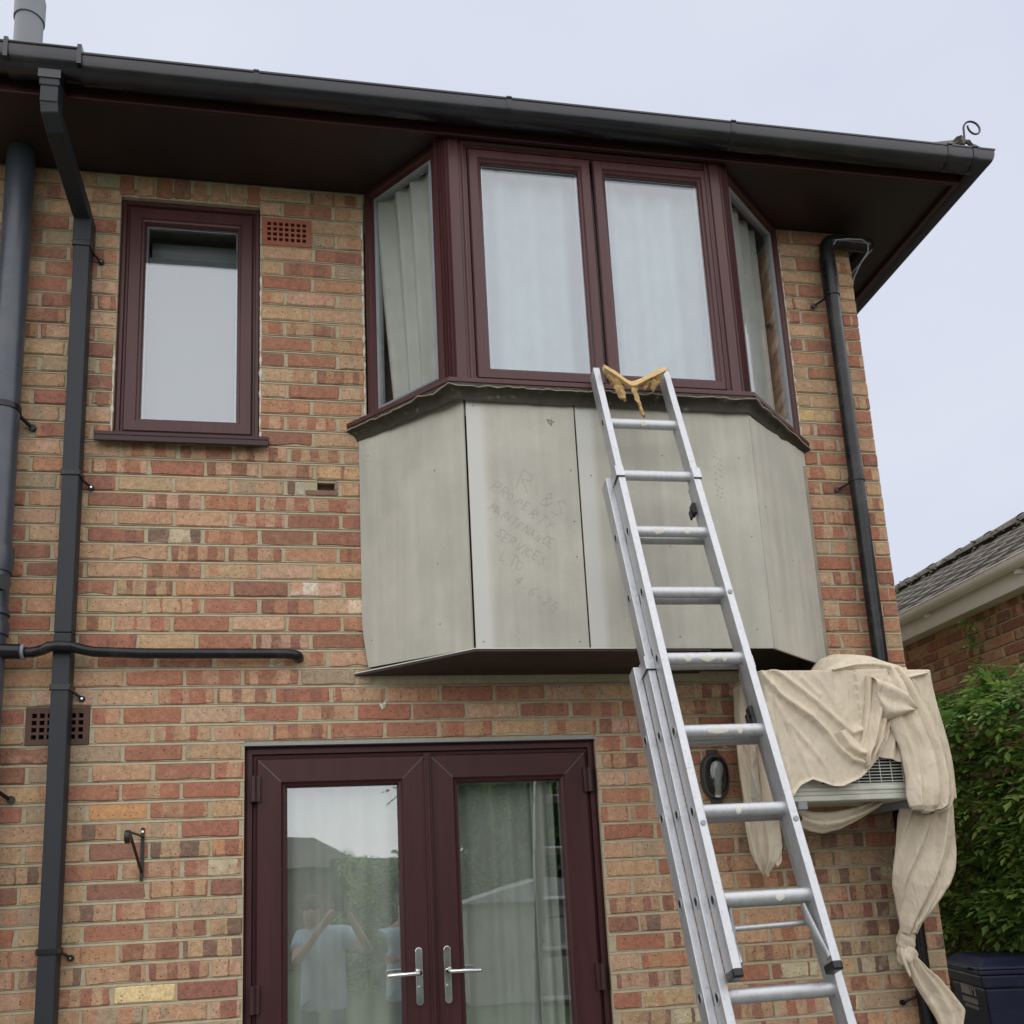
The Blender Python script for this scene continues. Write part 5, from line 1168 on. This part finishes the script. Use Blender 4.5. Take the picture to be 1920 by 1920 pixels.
# ------------------------------------------------------------------ people mirrored in the door
def skin_mesh(name, verts, edges, radii, mtl, parent, sub=2):
    off = wpos(parent); me = bpy.data.meshes.new(name); me.from_pydata([tuple(Vector(v)-off) for v in verts], edges, []); me.materials.append(mtl)
    o = bpy.data.objects.new(name, me); COL.objects.link(o); o.parent = parent
    sk = o.modifiers.new('skin', 'SKIN'); sk.use_smooth_shade = True
    for i, r_ in enumerate(radii): me.skin_vertices[0].data[i].radius = (r_, r_) if not isinstance(r_, tuple) else r_
    me.skin_vertices[0].data[0].use_root = True
    ss = o.modifiers.new('sub', 'SUBSURF'); ss.levels = ss.render_levels = sub
    return o
def person(base, label, lh, rh, le, re, head_dx=0, shirt=M['shirt']):
    b = Vector(base); T = thing('person', label, 'person', b)
    g_ = lambda x, y, z: b+Vector((x, y, z))
    hc = g_(head_dx, .02, 1.50)
    V = [g_(0,0,.92), g_(0,0,1.12), g_(head_dx*.4,0,1.32), g_(head_dx*.8,.005,1.40), hc-Vector((0,0,.03)), hc+Vector((0,.015,.07)),
         g_(-.17,0,1.31), g_(*le), g_(*lh), g_(.17,0,1.31), g_(*re), g_(*rh), g_(-.10,0,.86), g_(-.11,.02,.48), g_(-.11,0,.08), g_(.10,0,.86), g_(.11,.02,.48), g_(.11,0,.08), g_(-.11,.15,.04), g_(.11,.15,.04)]
    E_ = [(0,1),(1,2),(2,3),(3,4),(4,5),(2,6),(6,7),(7,8),(2,9),(9,10),(10,11),(0,12),(12,13),(13,14),(0,15),(15,16),(16,17),(14,18),(17,19)]
    skin_mesh('body', V, E_, [.15,.14,.13,.052,.085,.075,.065,.042,.028,.065,.042,.028,.085,.06,.04,.085,.06,.04,.03,.03], M['skin'], T)
    sv = [V[0], V[1], V[2], V[6], V[6].lerp(V[7], .6), V[9], V[9].lerp(V[10], .6), V[0]-Vector((0,0,.20))]
    skin_mesh('shirt', sv, [(0,1),(1,2),(2,3),(3,4),(2,5),(5,6),(0,7)], [(.20,.165),(.20,.16),(.185,.15),.10,.08,.10,.08,(.21,.175)], shirt, T)
    tv = [g_(0,0,.74), V[12], V[13], g_(-.11,0,.11), V[15], V[16], g_(.11,0,.11)]
    skin_mesh('trousers', tv, [(0,1),(1,2),(2,3),(0,4),(4,5),(5,6)], [.13,.09,.075,.062,.09,.075,.062], M['trouser'], T)
    mb = MB(); mb.ball(hc+Vector((0,-.02,.075)), .098, 8, (.9, 1, .85)); ob('hair', mb, M['hair'], T)
    for sg in (-1, 1):
        mb = MB(); mb.ball(hc+Vector((sg*.032,.092,.035)), .012, 6); ob('eye', mb, M['hair'], T)
        mb = MB(); mb.ball(hc+Vector((sg*.09,-.0,.02)), .025, 6, (.35, .7, 1.1)); ob('ear', mb, M['skin'], T)
    mb = MB(); mb.ball(hc+Vector((0,.102,.005)), .018, 6, (.8, 1, 1.4)); ob('nose', mb, M['skin'], T)
    mb = MB(); mb.ball(hc+Vector((0,.088,-.042)), .022, 6, (1.2, .4, .3)); ob('mouth', mb, mat('lips', (.3, .12, .1), .6), T)
    for hp, fd, sg in ((Vector(V[8]), Vector(V[8])-Vector(V[7]), -1), (Vector(V[11]), Vector(V[11])-Vector(V[10]), 1)):
        fd.normalize(); sx_ = fd.cross(Vector((0, 1, 0))); sx_ = sx_.normalized() if sx_.length > .1 else Vector((1,0,0)); mb = MB(); mb.ball(hp+fd*.035, .038, 6, (.8, .5, 1)); pl = ob('hand', mb, M['skin'], T)
        for q in range(4): a = hp+fd*.06+sx_*(.018*(q-1.5)); f_ = MB(); l = (.055, .065, .062, .05)[q]; f_.tube([a, a+fd*l*.5, a+fd*l*.8+Vector((0, .02, 0))], [.0088, .0082, .0065], 6); ob('finger', f_, M['skin'], pl)
        a = hp+fd*.02-sx_*.03; f_ = MB(); f_.tube([a, a+fd*.025-sx_*.02, a+fd*.05-sx_*.018], [.010, .009, .007], 6); ob('thumb', f_, M['skin'], pl)
    return T
pb = Vector((.02, -4.34, -.03))
person(pb, 'person in a pale blue shirt holding up a phone, mirrored in the left door', (.09, .38, 1.53), (.20, .38, 1.50), (-.22, .26, 1.12), (.36, .22, 1.18), -.10)
PH = MB(); PH.box(.147-.038, .147+.038, -3.866, -3.858, 1.48, 1.625); o = ob('phone', PH, M['black'], loc=(.147, -3.862, 1.48), bevel=.004); o['label'] = 'dark phone held up at head height, mirrored in the left door'; o['category'] = 'phone'
person((.72, -4.6, -.03), 'second person in pale blue with arms folded, mirrored beside the door stile', (-.10, .14, 1.08), (.10, .16, 1.12), (.22, .05, 1.06), (.24, .06, 1.06), 0)
